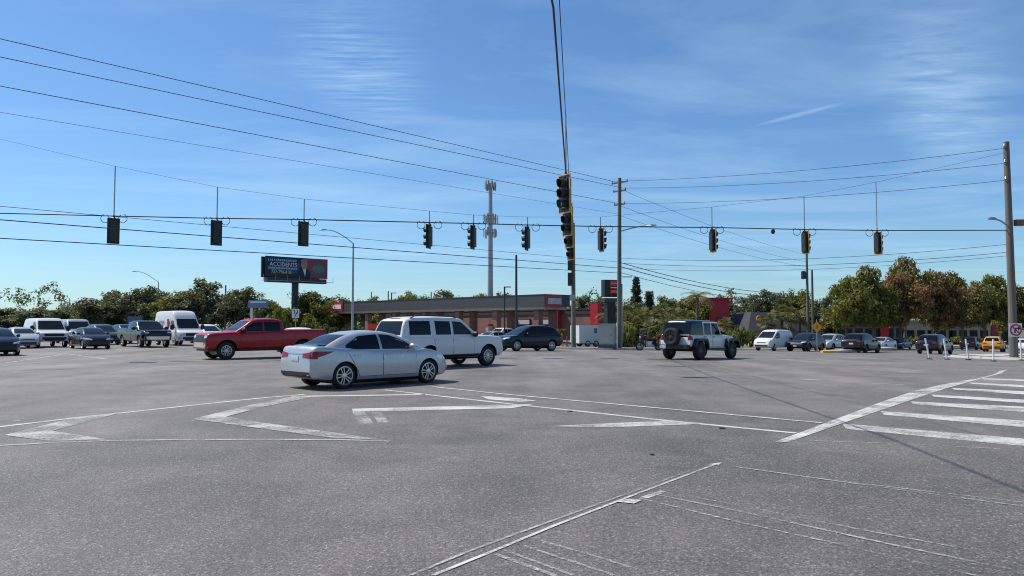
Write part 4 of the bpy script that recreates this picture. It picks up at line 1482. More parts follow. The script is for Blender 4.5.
DG = [(24.6, H1.z, 'nearest signal head with lit green lamp at top of the picture middle', 2), (31.0, 6.72, 'second signal head of the receding row, half hidden below the nearest', None),
      (37.0, 6.85, 'third signal head of the receding row with bright amber rim', None), (44.0, 6.85, 'fourth signal head of the receding row above the wooden pole', None)]
NP = Vector((-3.6, -14.0, 0))
wn = [Vector((NP.x, NP.y, 8.6)), near_pt(12.5, 7.0)]
cn = [Vector((NP.x, NP.y, 11.8)), near_pt(12.5, 9.2)]
for j, (Y, z, lab, lit) in enumerate(DG):
    p = near_pt(Y, z)
    top = {0: P(566, 115, 24.6).z, 1: 8.3, 2: 8.2, 3: 8.5}[j]
    signal(p, math.radians(216), 0.95 if j == 0 else 1.0, lab, 'traffic lights on the near span wire', True, top - z, lit, loops=False)
    wn.append(p)
    cn.append(Vector((p.x, p.y, top)))
wn.append(Vector((WP.x, WP.y, 7.0)))
cn.append(Vector((WP.x, WP.y, 9.0)))
wire(wn, 0.021, 'thick span wire running overhead towards the viewer', 'span_wire')
wire(cn, 0.012, 'thin upper wire running overhead towards the viewer', 'span_wire')


def wood_pole(loc, h, r, label, name='utility_pole', lean=(0, 0), mat=None, arms=()):
    root = empty(name, loc, 0, label, 'utility pole')
    mat = mat or WOOD
    n = 10
    pts = [Vector((lean[0] * i / n, lean[1] * i / n, -0.4 + (h + 0.4) * i / n)) for i in range(n + 1)]
    o = MB().tube(pts, [r * (1 - 0.32 * i / n) for i in range(n + 1)], 14).build('pole', mat, root)
    finish(o.data, 50)
    for z, ln, ang in arms:
        k = z / h
        M = Matrix.Rotation(ang, 3, 'Z')
        c = Vector((lean[0] * k, lean[1] * k, z))
        a = MB().box(c + Vector((0, 0, 0)), (ln, 0.09, 0.11), M=M).build('crossarm', WOOD, root)
        for e in (-0.46, 0.46):
            q = c + M @ Vector((ln * e, 0, 0.05))
            MB().lathe([(0.02, 0), (0.06, 0.03), (0.035, 0.07), (0.065, 0.11), (0.03, 0.17), (0.001, 0.19)], 8, 'Z', q).build('insulator', GALV, a)
    return root


def light_arm(root, z, vec, lamp=0.75, name='lamp_arm'):
    """curved bracket with a cobra-head lamp"""
    v = Vector(vec)
    pts = [Vector((0, 0, z)) + Vector((v.x * t, v.y * t, v.z * math.sin(t * math.pi / 2))) for t in np.linspace(0, 1, 9)]
    a = MB().tube(pts, 0.045, 8).build(name, GALV, root)
    d = Vector((v.x, v.y, 0)).normalized()
    ang = math.atan2(d.y, d.x)
    M = Matrix.Rotation(ang, 3, 'Z')
    m = MB()
    e = pts[-1]
    prof_ = [(-0.05, 0.05, 0.05), (0.15, 0.11, 0.08), (0.4, 0.16, 0.09), (0.65, 0.13, 0.07), (lamp, 0.03, 0.03)]
    vv = []
    for (x, w_, h) in prof_:
        for (y, zz) in ((-w_, 0), (-w_ * 0.7, h), (w_ * 0.7, h), (w_, 0), (w_ * 0.6, -h * 0.5), (-w_ * 0.6, -h * 0.5)):
            vv.append(e + M @ Vector((x, y, zz)))
    ff = [tuple(i * 6 + k_ for k_ in ()) for i in range(0)]
    for i in range(4):
        for k_ in range(6):
            ff.append((i * 6 + k_, i * 6 + (k_ + 1) % 6, i * 6 + 6 + (k_ + 1) % 6, i * 6 + 6 + k_))
    ff += [(0, 1, 2, 3, 4, 5), (29, 28, 27, 26, 25, 24)]
    m.add(vv, ff)
    o = m.build('lamp_head', GALV, a)
    fix_normals(o.data)
    return a


# wooden pole at the station corner
wp = wood_pole(WP, 9.6, 0.19, 'brown wooden pole behind the receding signal heads')
for z, sz in ((6.6, 1.2), (5.3, 1.0)):
    MB().box((-0.28, -0.12, z), (0.30, 0.24, sz)).build('control_box', SIGBLK, wp)
MB().box((-0.10, -0.24, 3.9), (0.34, 0.16, 0.46)).build('meter_box', GALV, wp)
# tall utility pole
UPOS = XY(619, 57)
UH = P(620, 178, 57).z - UPOS.z
A45 = math.radians(45)
up_ = wood_pole(UPOS, UH, 0.19, 'tall grey-brown utility pole beside the price sign', lean=(0.12, 0), arms=((UH - 0.35, 1.5, -A45), (UH - 1.0, 1.2, -A45), (UH - 2.05, 1.0, -A45)))
light_arm(up_, P(620, 232, 57).z - UPOS.z, (2.0, -0.9, 0.35))
MB().tube([(0.2, -0.05, 0.2), (0.24, -0.05, 5.0)], 0.045, 8).build('conduit', GALV, up_)
MB().box((0.62, -0.1, P(632, 277, 57).z - UPOS.z), (0.75, 0.07, 0.07)).build('bracket', GALV, up_)
# right corner pole
RH = P(1010, 142, 43).z - RP.z
rp = wood_pole(RP, RH, 0.23, 'thick weathered utility pole at the right edge', lean=(-0.05, 0), arms=((RH - 0.4, 1.0, A45), (RH - 1.3, 0.9, A45), (RH - 2.3, 0.9, A45)))
light_arm(rp, P(1010, 228, 43).z - RP.z, (-1.25, -0.7, 0.4))
MB().box((0.5, -0.1, P(1018, 223, 43).z - RP.z), (0.5, 0.3, 0.35)).build('bracket', plain('rust_bracket', (0.2, 0.09, 0.05), 0.7), rp)
# neighbouring poles just outside the frame
lp = wood_pole(Vector((LP_.x, LP_.y, 0)), 12.3, 0.2, 'wooden pole left of the picture that anchors the span wires')
nb = wood_pole(Vector((NP.x, NP.y, 0)), 12.3, 0.2, 'wooden pole behind the viewer that anchors the near span')
FP = Vector((UPOS.x - 52, UPOS.y - 52, 0))
fp = wood_pole(FP, 12.8, 0.2, 'utility pole far left outside the picture')

# --- power lines: far left pole -> tall pole -> right corner pole
for j, (zy, dx, ly, ry) in enumerate(((182, -0.5, 38.5, 148), (190.5, 0.5, 60, 163), (205, 0.0, 87, 180))):
    zz = P(620, zy, 57).z + 0.12
    a = 28.0
    left = P(0, ly, 29.0)
    far_left = Vector((UPOS.x - 52, UPOS.y - 52, left.z + (left.z - zz) * 0.7))
    mid = Vector((UPOS.x + dx * 0.7, UPOS.y - dx * 0.7, zz))
    q = []
    for i in range(25):
        t = i / 24
        # parabola through far_left, left (t=.46) and the pole
        t1 = 24.0 / 52
        z = far_left.z * (1 - t) + mid.z * t
        zl = far_left.z * (1 - t1) + mid.z * t1
        z += (left.z - zl) * t * (1 - t) / (t1 * (1 - t1))
        q.append(Vector((far_left.x + (mid.x - far_left.x) * t, far_left.y + (mid.y - far_left.y) * t, z)))
    wire(q, 0.016, 'power line crossing the upper left sky, %s of the three' % ('highest', 'middle', 'lowest')[j], 'power_line', 'power lines')
    wire([mid, Vector((RP.x, RP.y, P(1010, ry, 43).z))], 0.014, 'power line from the tall pole to the right edge, %s of the three' % ('highest', 'middle', 'lowest')[j], 'power_line', 'power lines', sag=0.35)


def left_line(ly, ey, r, lab, nm='telephone_line', gr='telephone lines'):
    a_ = P(0, ly, 29.0)
    e_ = P(619, ey, 57)
    e_.x, e_.y = UPOS.x, UPOS.y
    d = (a_ - e_)
    far = e_ + d * 1.8
    wire([far, e_], r, lab, nm, gr, sag=0.01)


left_line(112, 214, 0.008, 'faint thin line just below the three power lines on the left', 'power_line', 'power lines')
left_line(206, 262, 0.012, 'thin telephone line starting beside the span wire at left, upper one')
left_line(219.5, 268, 0.022, 'thick black telephone cable on the left, middle one')
left_line(238, 273, 0.02, 'black telephone cable passing behind the billboard, lowest one')
for j, (sy, ey, r) in enumerate(((258, 244, 0.014), (263, 252, 0.016), (268, 255.5, 0.012))):
    s_ = P(620, sy, 57)
    wire([Vector((UPOS.x, UPOS.y, s_.z)), Vector((RP.x, RP.y, P(1012, ey, 43).z))], r, 'telephone cable from the tall pole to the right edge, %s one' % ('upper', 'middle', 'lower')[j], 'telephone_line', 'telephone lines', sag=0.5)
# lines going back to the thin far poles
B1, B2 = XY(808, 96), XY(813, 104)
for j, (sy, e, ey, r) in enumerate(((188, B1, 255, 0.012), (205, B1, 262, 0.012), (215, B1, 267, 0.012), (262, B1, 293, 0.028), (266, B1, 297, 0.03), (272, B1, 301, 0.02))):
    s_ = P(620, sy, 57)
    wire([Vector((UPOS.x, UPOS.y, s_.z)), P(808, ey, 96)], r, 'line running back from the tall pole to the thin far poles, %s' % ('topmost', 'second', 'third', 'fourth and thick', 'fifth and thick', 'lowest')[j], 'service_line', 'service lines', sag=0.5 if j < 3 else 0.8)
for B, ty, lab in ((B1, 252, 'thin far utility pole with a small transformer'), (B2, 270, 'thin far pole just right of the transformer pole')):
    px = 808 if B is B1 else 813
    o = wood_pole(B, P(px, ty, B.y).z - B.z, 0.2, lab)
    if B is B1:
        z = P(805, 275, 96).z - B.z
        MB().lathe([(0.001, -0.55), (0.3, -0.5), (0.3, 0.45), (0.001, 0.55)], 12, 'Z', (-0.5, -0.1, z)).build('transformer', SIGBLK, o)

# more far poles
for (px, ty, Y, lab) in ((516.3, 255, 78, 'thin dark pole rising in front of the station roof'), (225, 285, 118, 'thin pole behind the white crossover'), (76, 301, 180, 'short far pole behind the queue, left'),
                         (86, 299, 180, 'short far pole behind the queue, right'), (371, 292, 150, 'bare far pole behind the station roof, left'), (388, 291, 150, 'bare far pole behind the station roof, middle'),
                         (431, 292, 150, 'bare far pole behind the station roof, right'), (443, 293, 150, 'bare far pole behind the station roof, farther right')):
    B = XY(px, Y)
    wood_pole(B, P(px, ty, Y).z - B.z, 0.16, lab, mat=DKGREY if px > 500 else None)


def street_light(px, Y, ty, arm_px, arm_y, label, r=0.11):
    B = XY(px, Y)
    root = empty('street_light', B, 0, label, 'street light', 'street lights')
    z = P(px, ty, Y).z - B.z
    MB().tube([(0, 0, -0.3), (0, 0, z * 0.5), (0, 0, z)], [r, r * 0.82, r * 0.62], 12).build('pole', GALV, root, 50)
    e = P(arm_px, arm_y, Y)
    light_arm(root, z - 0.05, (e.x - B.x + 0.7, 0.3, e.z - B.z - z))
    return root


street_light(352.5, 72, 243, 318, 229, 'silver street light with curved arm above the silver sedan', 0.13)
street_light(157.5, 130, 282, 131, 271, 'street light above the tall white delivery van', 0.12)
street_light(68.5, 190, 298, 51, 292, 'farthest street light above the white cargo vans', 0.12)
for px, ty, Y, lab in ((504.5, 287, 80, 'dark parking light with square head before the station'), (391.3, 293, 112, 'dark parking light by the left part of the station roof')):
    B = XY(px, Y)
    root = empty('parking_light', B, 0, lab, 'light pole')
    z = P(px, ty, Y).z - B.z
    MB().tube([(0, 0, -0.2), (0, 0, z)], 0.085, 8).build('pole', DKGREY, root)
    MB().box((0.32, 0, z), (0.75, 0.3, 0.10)).build('lamp_head', DKGREY, root)

# --- cell tower
B = XY(490.3, 150)
ct = empty('cell_tower', B, 0, 'tall grey monopole cell tower with antenna clusters', 'cell tower')
zt_ = P(490, 183, 150).z - B.z
MB().tube([(0, 0, -0.3), (0, 0, zt_ * 0.55), (0, 0, zt_)], [0.62, 0.5, 0.36], 16).build('mast', GALV, ct, 50)
for zz, rad, n_ in ((zt_ - 0.6, 1.25, 9), (P(490, 219, 150).z - B.z, 1.55, 9), (P(490, 233, 150).z - B.z, 1.5, 6)):
    rg = MB()
    for i in range(3):
        a0, a1 = i * 2.094, (i + 1) * 2.094
        rg.tube([(rad * math.cos(a0), rad * math.sin(a0), zz), (rad * math.cos(a1), rad * math.sin(a1), zz)], 0.05, 6)
        rg.tube([(0, 0, zz), (rad * math.cos(a0), rad * math.sin(a0), zz)], 0.06, 6)
    pf = rg.build('antenna_mount', GALV, ct)
    for i in range(n_):
        a = i * 2 * math.pi / n_ + 0.2
        rr_ = rad * RND.uniform(0.75, 1.0)
        MB().box((rr_ * math.cos(a), rr_ * math.sin(a), zz + RND.uniform(-0.2, 0.2)), (0.16, 0.32, RND.uniform(1.4, 2.0)), rz=a).build('antenna', plain('antenna_grey', (0.3, 0.29, 0.28), 0.6), pf)

# --- billboard
def billboard():
    L0, R0 = P(265.2, 267, 117), P(327, 272, 124)
    ctr = (L0 + R0) / 2
    d = Vector((R0.x - L0.x, R0.y - L0.y, 0))
    Wd = d.length
    ang = math.atan2(d.y, d.x)
    base = XY(294.5, 122)
    root = empty('billboard', (ctr.x, ctr.y, tz(ctr.x, ctr.y)), ang, 'large dark blue billboard about accidents on a single thick post', 'billboard')
    zc_ = P(296, 267.5, 120).z - root.location.z
    Hh = 3.25
    MB().box((0, 0, zc_), (Wd, 0.35, Hh)).build('panel', plain('billboard_navy', (0.008, 0.014, 0.03), 0.5), root)
    # second face, splayed behind
    MB().box((-Wd * 0.02 - 0.3, 1.1, zc_ - 0.1), (Wd * 0.98, 0.3, Hh), rz=0.10).build('rear_panel', DKGREY, root)
    MB().box((0.0, 0.3, zc_ - Hh / 2 - 0.45), (Wd * 0.96, 1.2, 0.75)).build('apron', DKGREY, root)
    cat = MB()
    cat.box((0, -0.6, zc_ - Hh / 2 - 0.62), (Wd * 1.14, 0.7, 0.06))
    for x in np.linspace(-Wd * 0.56, Wd * 0.56, 7):
        cat.tube([(x, -0.9, zc_ - Hh / 2 - 0.6), (x, -0.9, zc_ - Hh / 2 + 0.3)], 0.03, 5)
    cat.build('catwalk', GALV, root)
    MB().tube([(0, 0.6, -0.4), (0, 0.6, zc_ - Hh / 2)], 0.55, 18).build('post', plain('billboard_post', (0.03, 0.04, 0.05), 0.5), root, 50)
    y = -0.18
    pr = MB()
    MB().box((Wd * 0.315, y - 0.004, zc_), (Wd * 0.365, 0.02, Hh * 0.985)).build('red_field', plain('billboard_red', (0.33, 0.03, 0.07), 0.5), root)
    MB().box((-Wd * 0.02, y - 0.002, zc_ - 0.1), (Wd * 0.1, 0.012, Hh * 0.5)).build('blue_band', plain('billboard_blue', (0.02, 0.06, 0.2), 0.5), root)
    MB().box((-Wd * 0.235, y - 0.003, zc_ - 0.22), (Wd * 0.46, 0.014, 0.42)).build('blue_band', plain('billboard_blue2', (0.02, 0.10, 0.33), 0.5), root)
    TW, TY_, TB = plain('print_white', (0.75, 0.75, 0.75), 0.5), plain('print_yellow', (0.75, 0.66, 0.22), 0.5), plain('print_blue', (0.25, 0.45, 0.7), 0.5)
    rot = (math.pi / 2, 0, 0)
    text_mesh('lettering', 'ACCIDENTS', 0.92, TW, root, (-Wd * 0.225, y - 0.02, zc_ + 0.36), rot, 0.01, sx=0.92)
    text_mesh('lettering', '727-796-8181', 0.80, TY_, root, (-Wd * 0.245, y - 0.02, zc_ - 0.82), rot, 0.01, sx=0.80)
    r_ = random.Random(3)
    for zz, n_, hh, mt, x0 in ((1.05, 15, 0.34, TB, -0.46), (-0.22, 17, 0.26, TB, -0.45)):
        m = MB()
        for i in range(n_):
            x = (x0 + 0.46 * i / n_) * Wd
            wv = r_.uniform(0.12, 0.22)
            m.box((x, y - 0.02, zc_ + zz), (wv, 0.02, hh))
            m.box((x + wv * 0.5 + 0.03, y - 0.02, zc_ + zz + r_.uniform(-0.1, 0.1)), (0.06, 0.018, hh * 0.3))
        m.build('small_print', mt, root)
    # printed figure: head, hair, shoulders, tie; and a grey-green badge
    fx = Wd * 0.115
    sk = plain('print_skin', (0.45, 0.22, 0.16), 0.6)

    def disc(nm, x, z, rx, rz_, mt, dy, n=20):
        MB().add([(x + rx * math.cos(2 * math.pi * i / n), y - dy, z + rz_ * math.sin(2 * math.pi * i / n)) for i in range(n)] +
                 [(x + rx * math.cos(2 * math.pi * i / n), y - dy + 0.03, z + rz_ * math.sin(2 * math.pi * i / n)) for i in range(n)],
                 [tuple(range(n))] + [(i, i + n, (i + 1) % n + n, (i + 1) % n) for i in range(n)]).build(nm, mt, root)
    MB().add([(fx - 1.5, y - 0.03, zc_ - 1.6), (fx + 1.2, y - 0.03, zc_ - 1.6), (fx + 0.9, y - 0.03, zc_ - 0.5), (fx + 0.2, y - 0.03, zc_ - 0.1), (fx - 0.5, y - 0.03, zc_ - 0.1), (fx - 1.2, y - 0.03, zc_ - 0.5)], [(0, 1, 2, 3, 4, 5)]).build('printed_suit', plain('print_suit', (0.012, 0.02, 0.04), 0.6), root)
    MB().add([(fx - 0.35, y - 0.036, zc_ - 0.1), (fx + 0.1, y - 0.036, zc_ - 1.4), (fx + 0.25, y - 0.036, zc_ - 0.1)], [(0, 1, 2)]).build('printed_shirt', TW, root)
    disc('printed_head', fx - 0.1, zc_ + 0.55, 0.55, 0.75, sk, 0.04)
    disc('printed_hair', fx - 0.1, zc_ + 1.1, 0.56, 0.35, plain('print_hair', (0.25, 0.2, 0.17), 0.6), 0.046)
    disc('printed_badge', Wd * 0.345, zc_ - 0.05, 1.45, 1.2, plain('print_grey', (0.08, 0.11, 0.10), 0.6), 0.03, 8)
    disc('printed_badge', Wd * 0.345, zc_ - 0.05, 1.2, 0.7, plain('print_grey2', (0.14, 0.17, 0.15), 0.6), 0.04, 8)


billboard()

# --- price sign of the station
def price_sign():
    B = XY(610, 60)
    root = empty('price_sign', B, math.radians(20), 'dark price pylon with red and green digits beside the tall utility pole', 'sign')
    z = lambda py: P(610, py, 60).z - B.z
    top, m1, m2 = z(280), z(297), z(302)
    NV = plain('pylon_navy', (0.006, 0.008, 0.012), 0.6)
    MB().box((0.0, 0, (m2 - 0.3) / 2), (0.72, 0.55, m2 + 0.3)).build('pillar', NV, root)
    MB().box((0.02, 0, (top + m1) / 2), (1.26, 0.6, top - m1)).build('sign_box', NV, root)
    MB().box((-0.04, 0, (m1 + m2) / 2 - 0.05), (1.14, 0.5, (m1 - m2) * 0.8)).build('lower_box', DKGREY, root)
    MB().box((0.26, -0.31, top - 0.28), (0.78, 0.03, 0.46)).build('name_panel', RED, root)
    text_mesh('lettering', 'Thorntons', 0.2, WHITE, root, (0.26, -0.335, top - 0.27), (math.pi / 2, 0, 0), 0.005, sx=0.75)
    text_mesh('price_digits', '2.89', 0.36, plain('led_red', (0.5, 0.01, 0.02), 0.4, emit=(0.9, 0.02, 0.04), estr=0.5), root, (0.10, -0.31, top - 0.95), (math.pi / 2, 0, 0), 0.01, sx=0.62)
    text_mesh('price_digits', '3.19', 0.36, plain('led_green', (0.01, 0.4, 0.1), 0.4, emit=(0.02, 0.8, 0.2), estr=0.5), root, (0.50, -0.31, top - 0.95), (math.pi / 2, 0, 0), 0.01, sx=0.5)
    MB().box((0.2, -0.31, top - 0.62), (0.55, 0.02, 0.08)).build('caption_bar', WHITE, root)


price_sign()

# --- cabinets, trailer, bollards and small signs on the corner
def cabinet():
    B = XY(608, 56.5)
    root = empty('signal_cabinet', (B.x, B.y, B.z + 0.13), math.radians(-18), 'pale grey signal control cabinet in front of the price pylon', 'cabinet')
    g = plain('cabinet_grey', (0.38, 0.36, 0.33), 0.55, 0.1)
    MB().box((0, 0, 0.10), (1.35, 0.95, 0.34)).build('plinth', plain('plinth_dark', (0.10, 0.10, 0.10), 0.9), root)
    MB().box((-0.05, 0, 1.02), (1.12, 0.8, 1.5)).build('case', g, root)
    MB().box((-0.05, 0, 1.80), (1.20, 0.88, 0.07)).build('roof', g, root)
    d = MB().box((-0.05, -0.41, 1.0), (0.96, 0.03, 1.34)).build('door', g, root)
    MB().box((0.3, -0.435, 1.0), (0.04, 0.03, 0.2)).build('handle', DKGREY, d)
    B2 = XY(617, 56)
    r2 = empty('marker_post', (B2.x, B2.y, B2.z + 0.13), 0, 'thin white marker post beside the grey cabinet', 'post')
    MB().tube([(0, 0, -0.1), (0, 0, 1.9)], 0.05, 8).build('post', WHITE, r2)
    MB().tube([(0, 0, 0.0), (-0.28, 0, 0.35)], 0.03, 8).build('brace', WHITE, r2)


cabinet()


def trailer():
    B = XY(588, 64)
    root = empty('cargo_trailer', (B.x, B.y, B.z + 0.13), math.radians(25), 'white box trailer behind the wooden pole', 'trailer')
    MB().box((0, 0, 1.05), (2.6, 1.5, 1.5)).build('box', paint('trailer_white', (0.62, 0.64, 0.66)), root)
    MB().box((0, 0, 0.28), (2.5, 1.4, 0.12)).build('chassis', BLACK, root)
    MB().tube([(-1.3, 0, 0.3), (-2.2, 0, 0.35)], 0.05, 8).build('tow_bar', BLACK, root)
    for x in (-0.45, 0.35):
        for sg in (-1, 1):
            add_wheel(root, x, sg * 0.68, 0.27, 0.16, 0.16, 8, GALV, sg)
    MB().box((0.3, -0.755, 1.35), (0.3, 0.012, 0.4)).build('print', plain('trailer_blue', (0.05, 0.12, 0.4), 0.5), root)


trailer()
for (px, py, Y, h, lab, col) in ((562, 345, 57.5, 1.0, 'orange channel post by the round yellow shrub', (0.6, 0.16, 0.03)), (567, 345, 58.5, 0.8, 'dark red bollard beside the orange channel post', (0.3, 0.03, 0.04))):
    B = XY(px, Y)
    tag(MB().lathe([(0.16, 0), (0.16, 0.05), (0.05, 0.08), (0.05, h), (0.03, h + 0.04), (0.001, h + 0.05)], 12).build('channel_post', plain('post_%d' % px, col, 0.6)), lab, 'post').location = (B.x, B.y, B.z + 0.13)

# white flexible posts on the right
for i, (px, py, lean, lab) in enumerate(((929.5, 359.3, -0.20, 'white flexible lane post leaning left, leftmost one'), (947, 359.6, -0.14, 'white flexible lane post leaning slightly, second from left'),
                                         (968.5, 360, -0.12, 'white flexible lane post in the middle of the row'), (993.5, 361.5, 0.02, 'upright white flexible lane post below the red banner sign'),
                                         (1021.5, 360.5, -0.03, 'white flexible lane post at the right edge'))):
    g = G(px, py)
    root = empty('lane_post', g, 0, lab, 'post', 'white flexible lane posts')
    MB().lathe([(0.15, 0), (0.14, 0.04), (0.06, 0.06), (0.001, 0.06)], 12).build('base', BLACK, root)
    MB().tube([(0, 0, 0.04), (lean, 0, 1.12)], 0.042, 10).build('tube', WHITE, root)
    MB().tube([(lean * 0.78, 0, 0.86), (lean * 0.92, 0, 1.0)], 0.047, 10).build('reflector', plain('reflective_white', (0.8, 0.8, 0.78), 0.25), root)

# no-turn sign by the right pole
B = XY(1009, 41.6)
root = empty('no_turn_sign', (B.x, B.y, B.z + 0.15), 0, 'white square prohibition sign with red ring on a steel post', 'sign')
zs = P(1015, 330, 41.6).z - root.location.z
MB().box((0, 0, (zs + 0.5) / 2), (0.07, 0.05, zs + 0.5)).build('post', GALV, root)
sx_ = 0.34
MB().box((sx_, -0.04, zs), (0.70, 0.012, 0.76)).build('plate', WHITE, root)
MB().lathe([(0.33, -0.012), (0.33, 0.0), (0.25, 0.0), (0.25, -0.012)], 28, 'Y', (sx_, -0.052, zs), closed=True).build('red_ring', RED, root)
MB().box((sx_, -0.056, zs), (0.56, 0.006, 0.07), M=Matrix.Rotation(math.radians(45), 3, 'Y')).build('red_bar', RED, root)
ar = MB()
ar.box((sx_ - 0.05, -0.053, zs - 0.05), (0.07, 0.006, 0.25))
ar.box((sx_ + 0.03, -0.053, zs + 0.09), (0.20, 0.006, 0.07))
ar.add([(sx_ + 0.12, -0.056, zs + 0.2), (sx_ + 0.12, -0.056, zs - 0.02), (sx_ + 0.25, -0.056, zs + 0.09)], [(0, 1, 2)])
ar.build('arrow', BLACK, root)

# yellow diamond sign and the island nose
B = XY(826.5, 58)
isl = XY(822, 60)
o = MB()
pts = [(0.5, -0.42), (0.1, 0.0), (0.5, 0.42), (1.6, 0.6), (1.6, -0.6)]
n = len(pts)
c45, s45 = math.cos(A45), math.sin(A45)
island = empty('traffic_island', isl, A45, 'raised island nose with yellow paint under the diamond sign', 'traffic island')
o.add([(x, y, -0.05) for x, y in pts] + [(x * 0.97, y * 0.95, 0.14) for x, y in pts], [tuple(range(n, 2 * n))] + [(i, (i + 1) % n, (i + 1) % n + n, i + n) for i in range(n)])
o.build('nose', plain('island_yellow', (0.62, 0.40, 0.05), 0.7, vary=0.2), island)
MB().box((8.5, 0, 0.04), (13.8, 1.2, 0.2)).build('island_body', CONC, island)
root = empty('diamond_sign', (B.x + 0.3, B.y + 2.6, B.z + 0.10), 0, 'orange-yellow diamond warning sign on a thin post', 'sign')
zs = P(826, 327, 60.6).z - root.location.z
MB().tube([(0, 0, -0.1), (0, 0, zs + 0.6)], 0.035, 8).build('post', GALV, root)
MB().box((0, -0.05, zs), (0.62, 0.02, 0.62), M=Matrix.Rotation(A45, 3, 'Y')).build('plate', plain('warning_yellow', (0.72, 0.30, 0.01), 0.45, vary=0.03), root)
MB().box((0, -0.064, zs), (0.07, 0.006, 0.3)).build('symbol', BLACK, root)

# keep-right sign on the left corner (behind the pickup bed)
B = XY(295.5, 70)
root = empty('keep_right_sign', B, 0, 'white rectangular keep right sign below the billboard post', 'sign')
zs = P(295.5, 313.5, 70).z - B.z
MB().tube([(0, 0, -0.1), (0, 0, zs + 0.45)], 0.035, 8).build('post', GALV, root)
MB().box((0, -0.05, zs), (0.68, 0.015, 0.85)).build('plate', WHITE, root)
ar = MB()
ar.box((-0.12, -0.061, zs + 0.15), (0.08, 0.006, 0.4))
ar.box((0.06, -0.061, zs - 0.05), (0.09, 0.006, 0.5), M=Matrix.Rotation(math.radians(30), 3, 'Y'))
ar.box((0.17, -0.061, zs + 0.15), (0.07, 0.006, 0.3))
ar.build('symbol', BLACK, root)
MB().box((0, -0.05, zs - 0.62), (0.5, 0.015, 0.22)).build('yellow_tab', plain('tab_yellow', (0.6, 0.42, 0.03), 0.5), root)

# blue-grey shop sign left of the billboard
B = XY(258, 105)
root = empty('shop_sign', B, 0.1, 'pale blue shop sign with dark columns behind the red pickup', 'sign')
z0, z1 = P(258, 308, 105).z - B.z, P(258, 300, 105).z - B.z
MB().box((0, 0, (z0 + z1) / 2), (2.7, 0.3, z1 - z0)).build('board', plain('shop_blue', (0.16, 0.2, 0.36), 0.5), root)
MB().box((0, -0.17, z1 - 0.3), (2.2, 0.02, 0.22)).build('print', WHITE, root)
for x in (-0.9, -0.2):
    MB().box((x, 0, z0 / 2), (0.3, 0.25, z0)).build('column', WHITE if x < -0.5 else DKGREY, root)
B = XY(135, 110)
root = empty('shop_sign', B, 0.1, 'lilac shop sign between the black pickup and the trees', 'sign')
z0, z1 = P(135, 327, 110).z - B.z, P(135, 321.5, 110).z - B.z
MB().box((0, 0, (z0 + z1) / 2), (1.7, 0.3, z1 - z0)).build('board', plain('shop_lilac', (0.35, 0.3, 0.55), 0.5), root)
MB().box((0, 0, z1 + 0.4), (1.9, 0.3, 0.7)).build('top_board', plain('shop_teal', (0.07, 0.12, 0.18), 0.5), root)
MB().box((0, 0, z0 / 2), (0.4, 0.25, z0)).build('column', DKGREY, root)

# red banner sign with yellow arches at right
B = XY(993.5, 104)
root = empty('banner_sign', B, 0, 'narrow dark red sign topped by a yellow emblem, left of the corner pole', 'sign')
z0, z1, z2 = (P(993, y, 104).z - B.z for y in (338, 324.5, 320))
MB().box((0, 0, z0 / 2), (0.2, 0.2, z0)).build('post', DKGREY, root)
MB().box((0, 0, (z0 + z1) / 2), (0.66, 0.25, z1 - z0)).build('board', plain('banner_red', (0.22, 0.01, 0.03), 0.5), root)
YM = plain('emblem_yellow', (0.65, 0.40, 0.02), 0.5)
m = MB()
for sx2 in (-0.15, 0.15):
    m.tube([(sx2 + 0.14 * math.cos(a), 0, z1 + (z2 - z1) * math.sin(a)) for a in np.linspace(0, math.pi, 9)], 0.06, 6)
m.build('yellow_arches', YM, root)

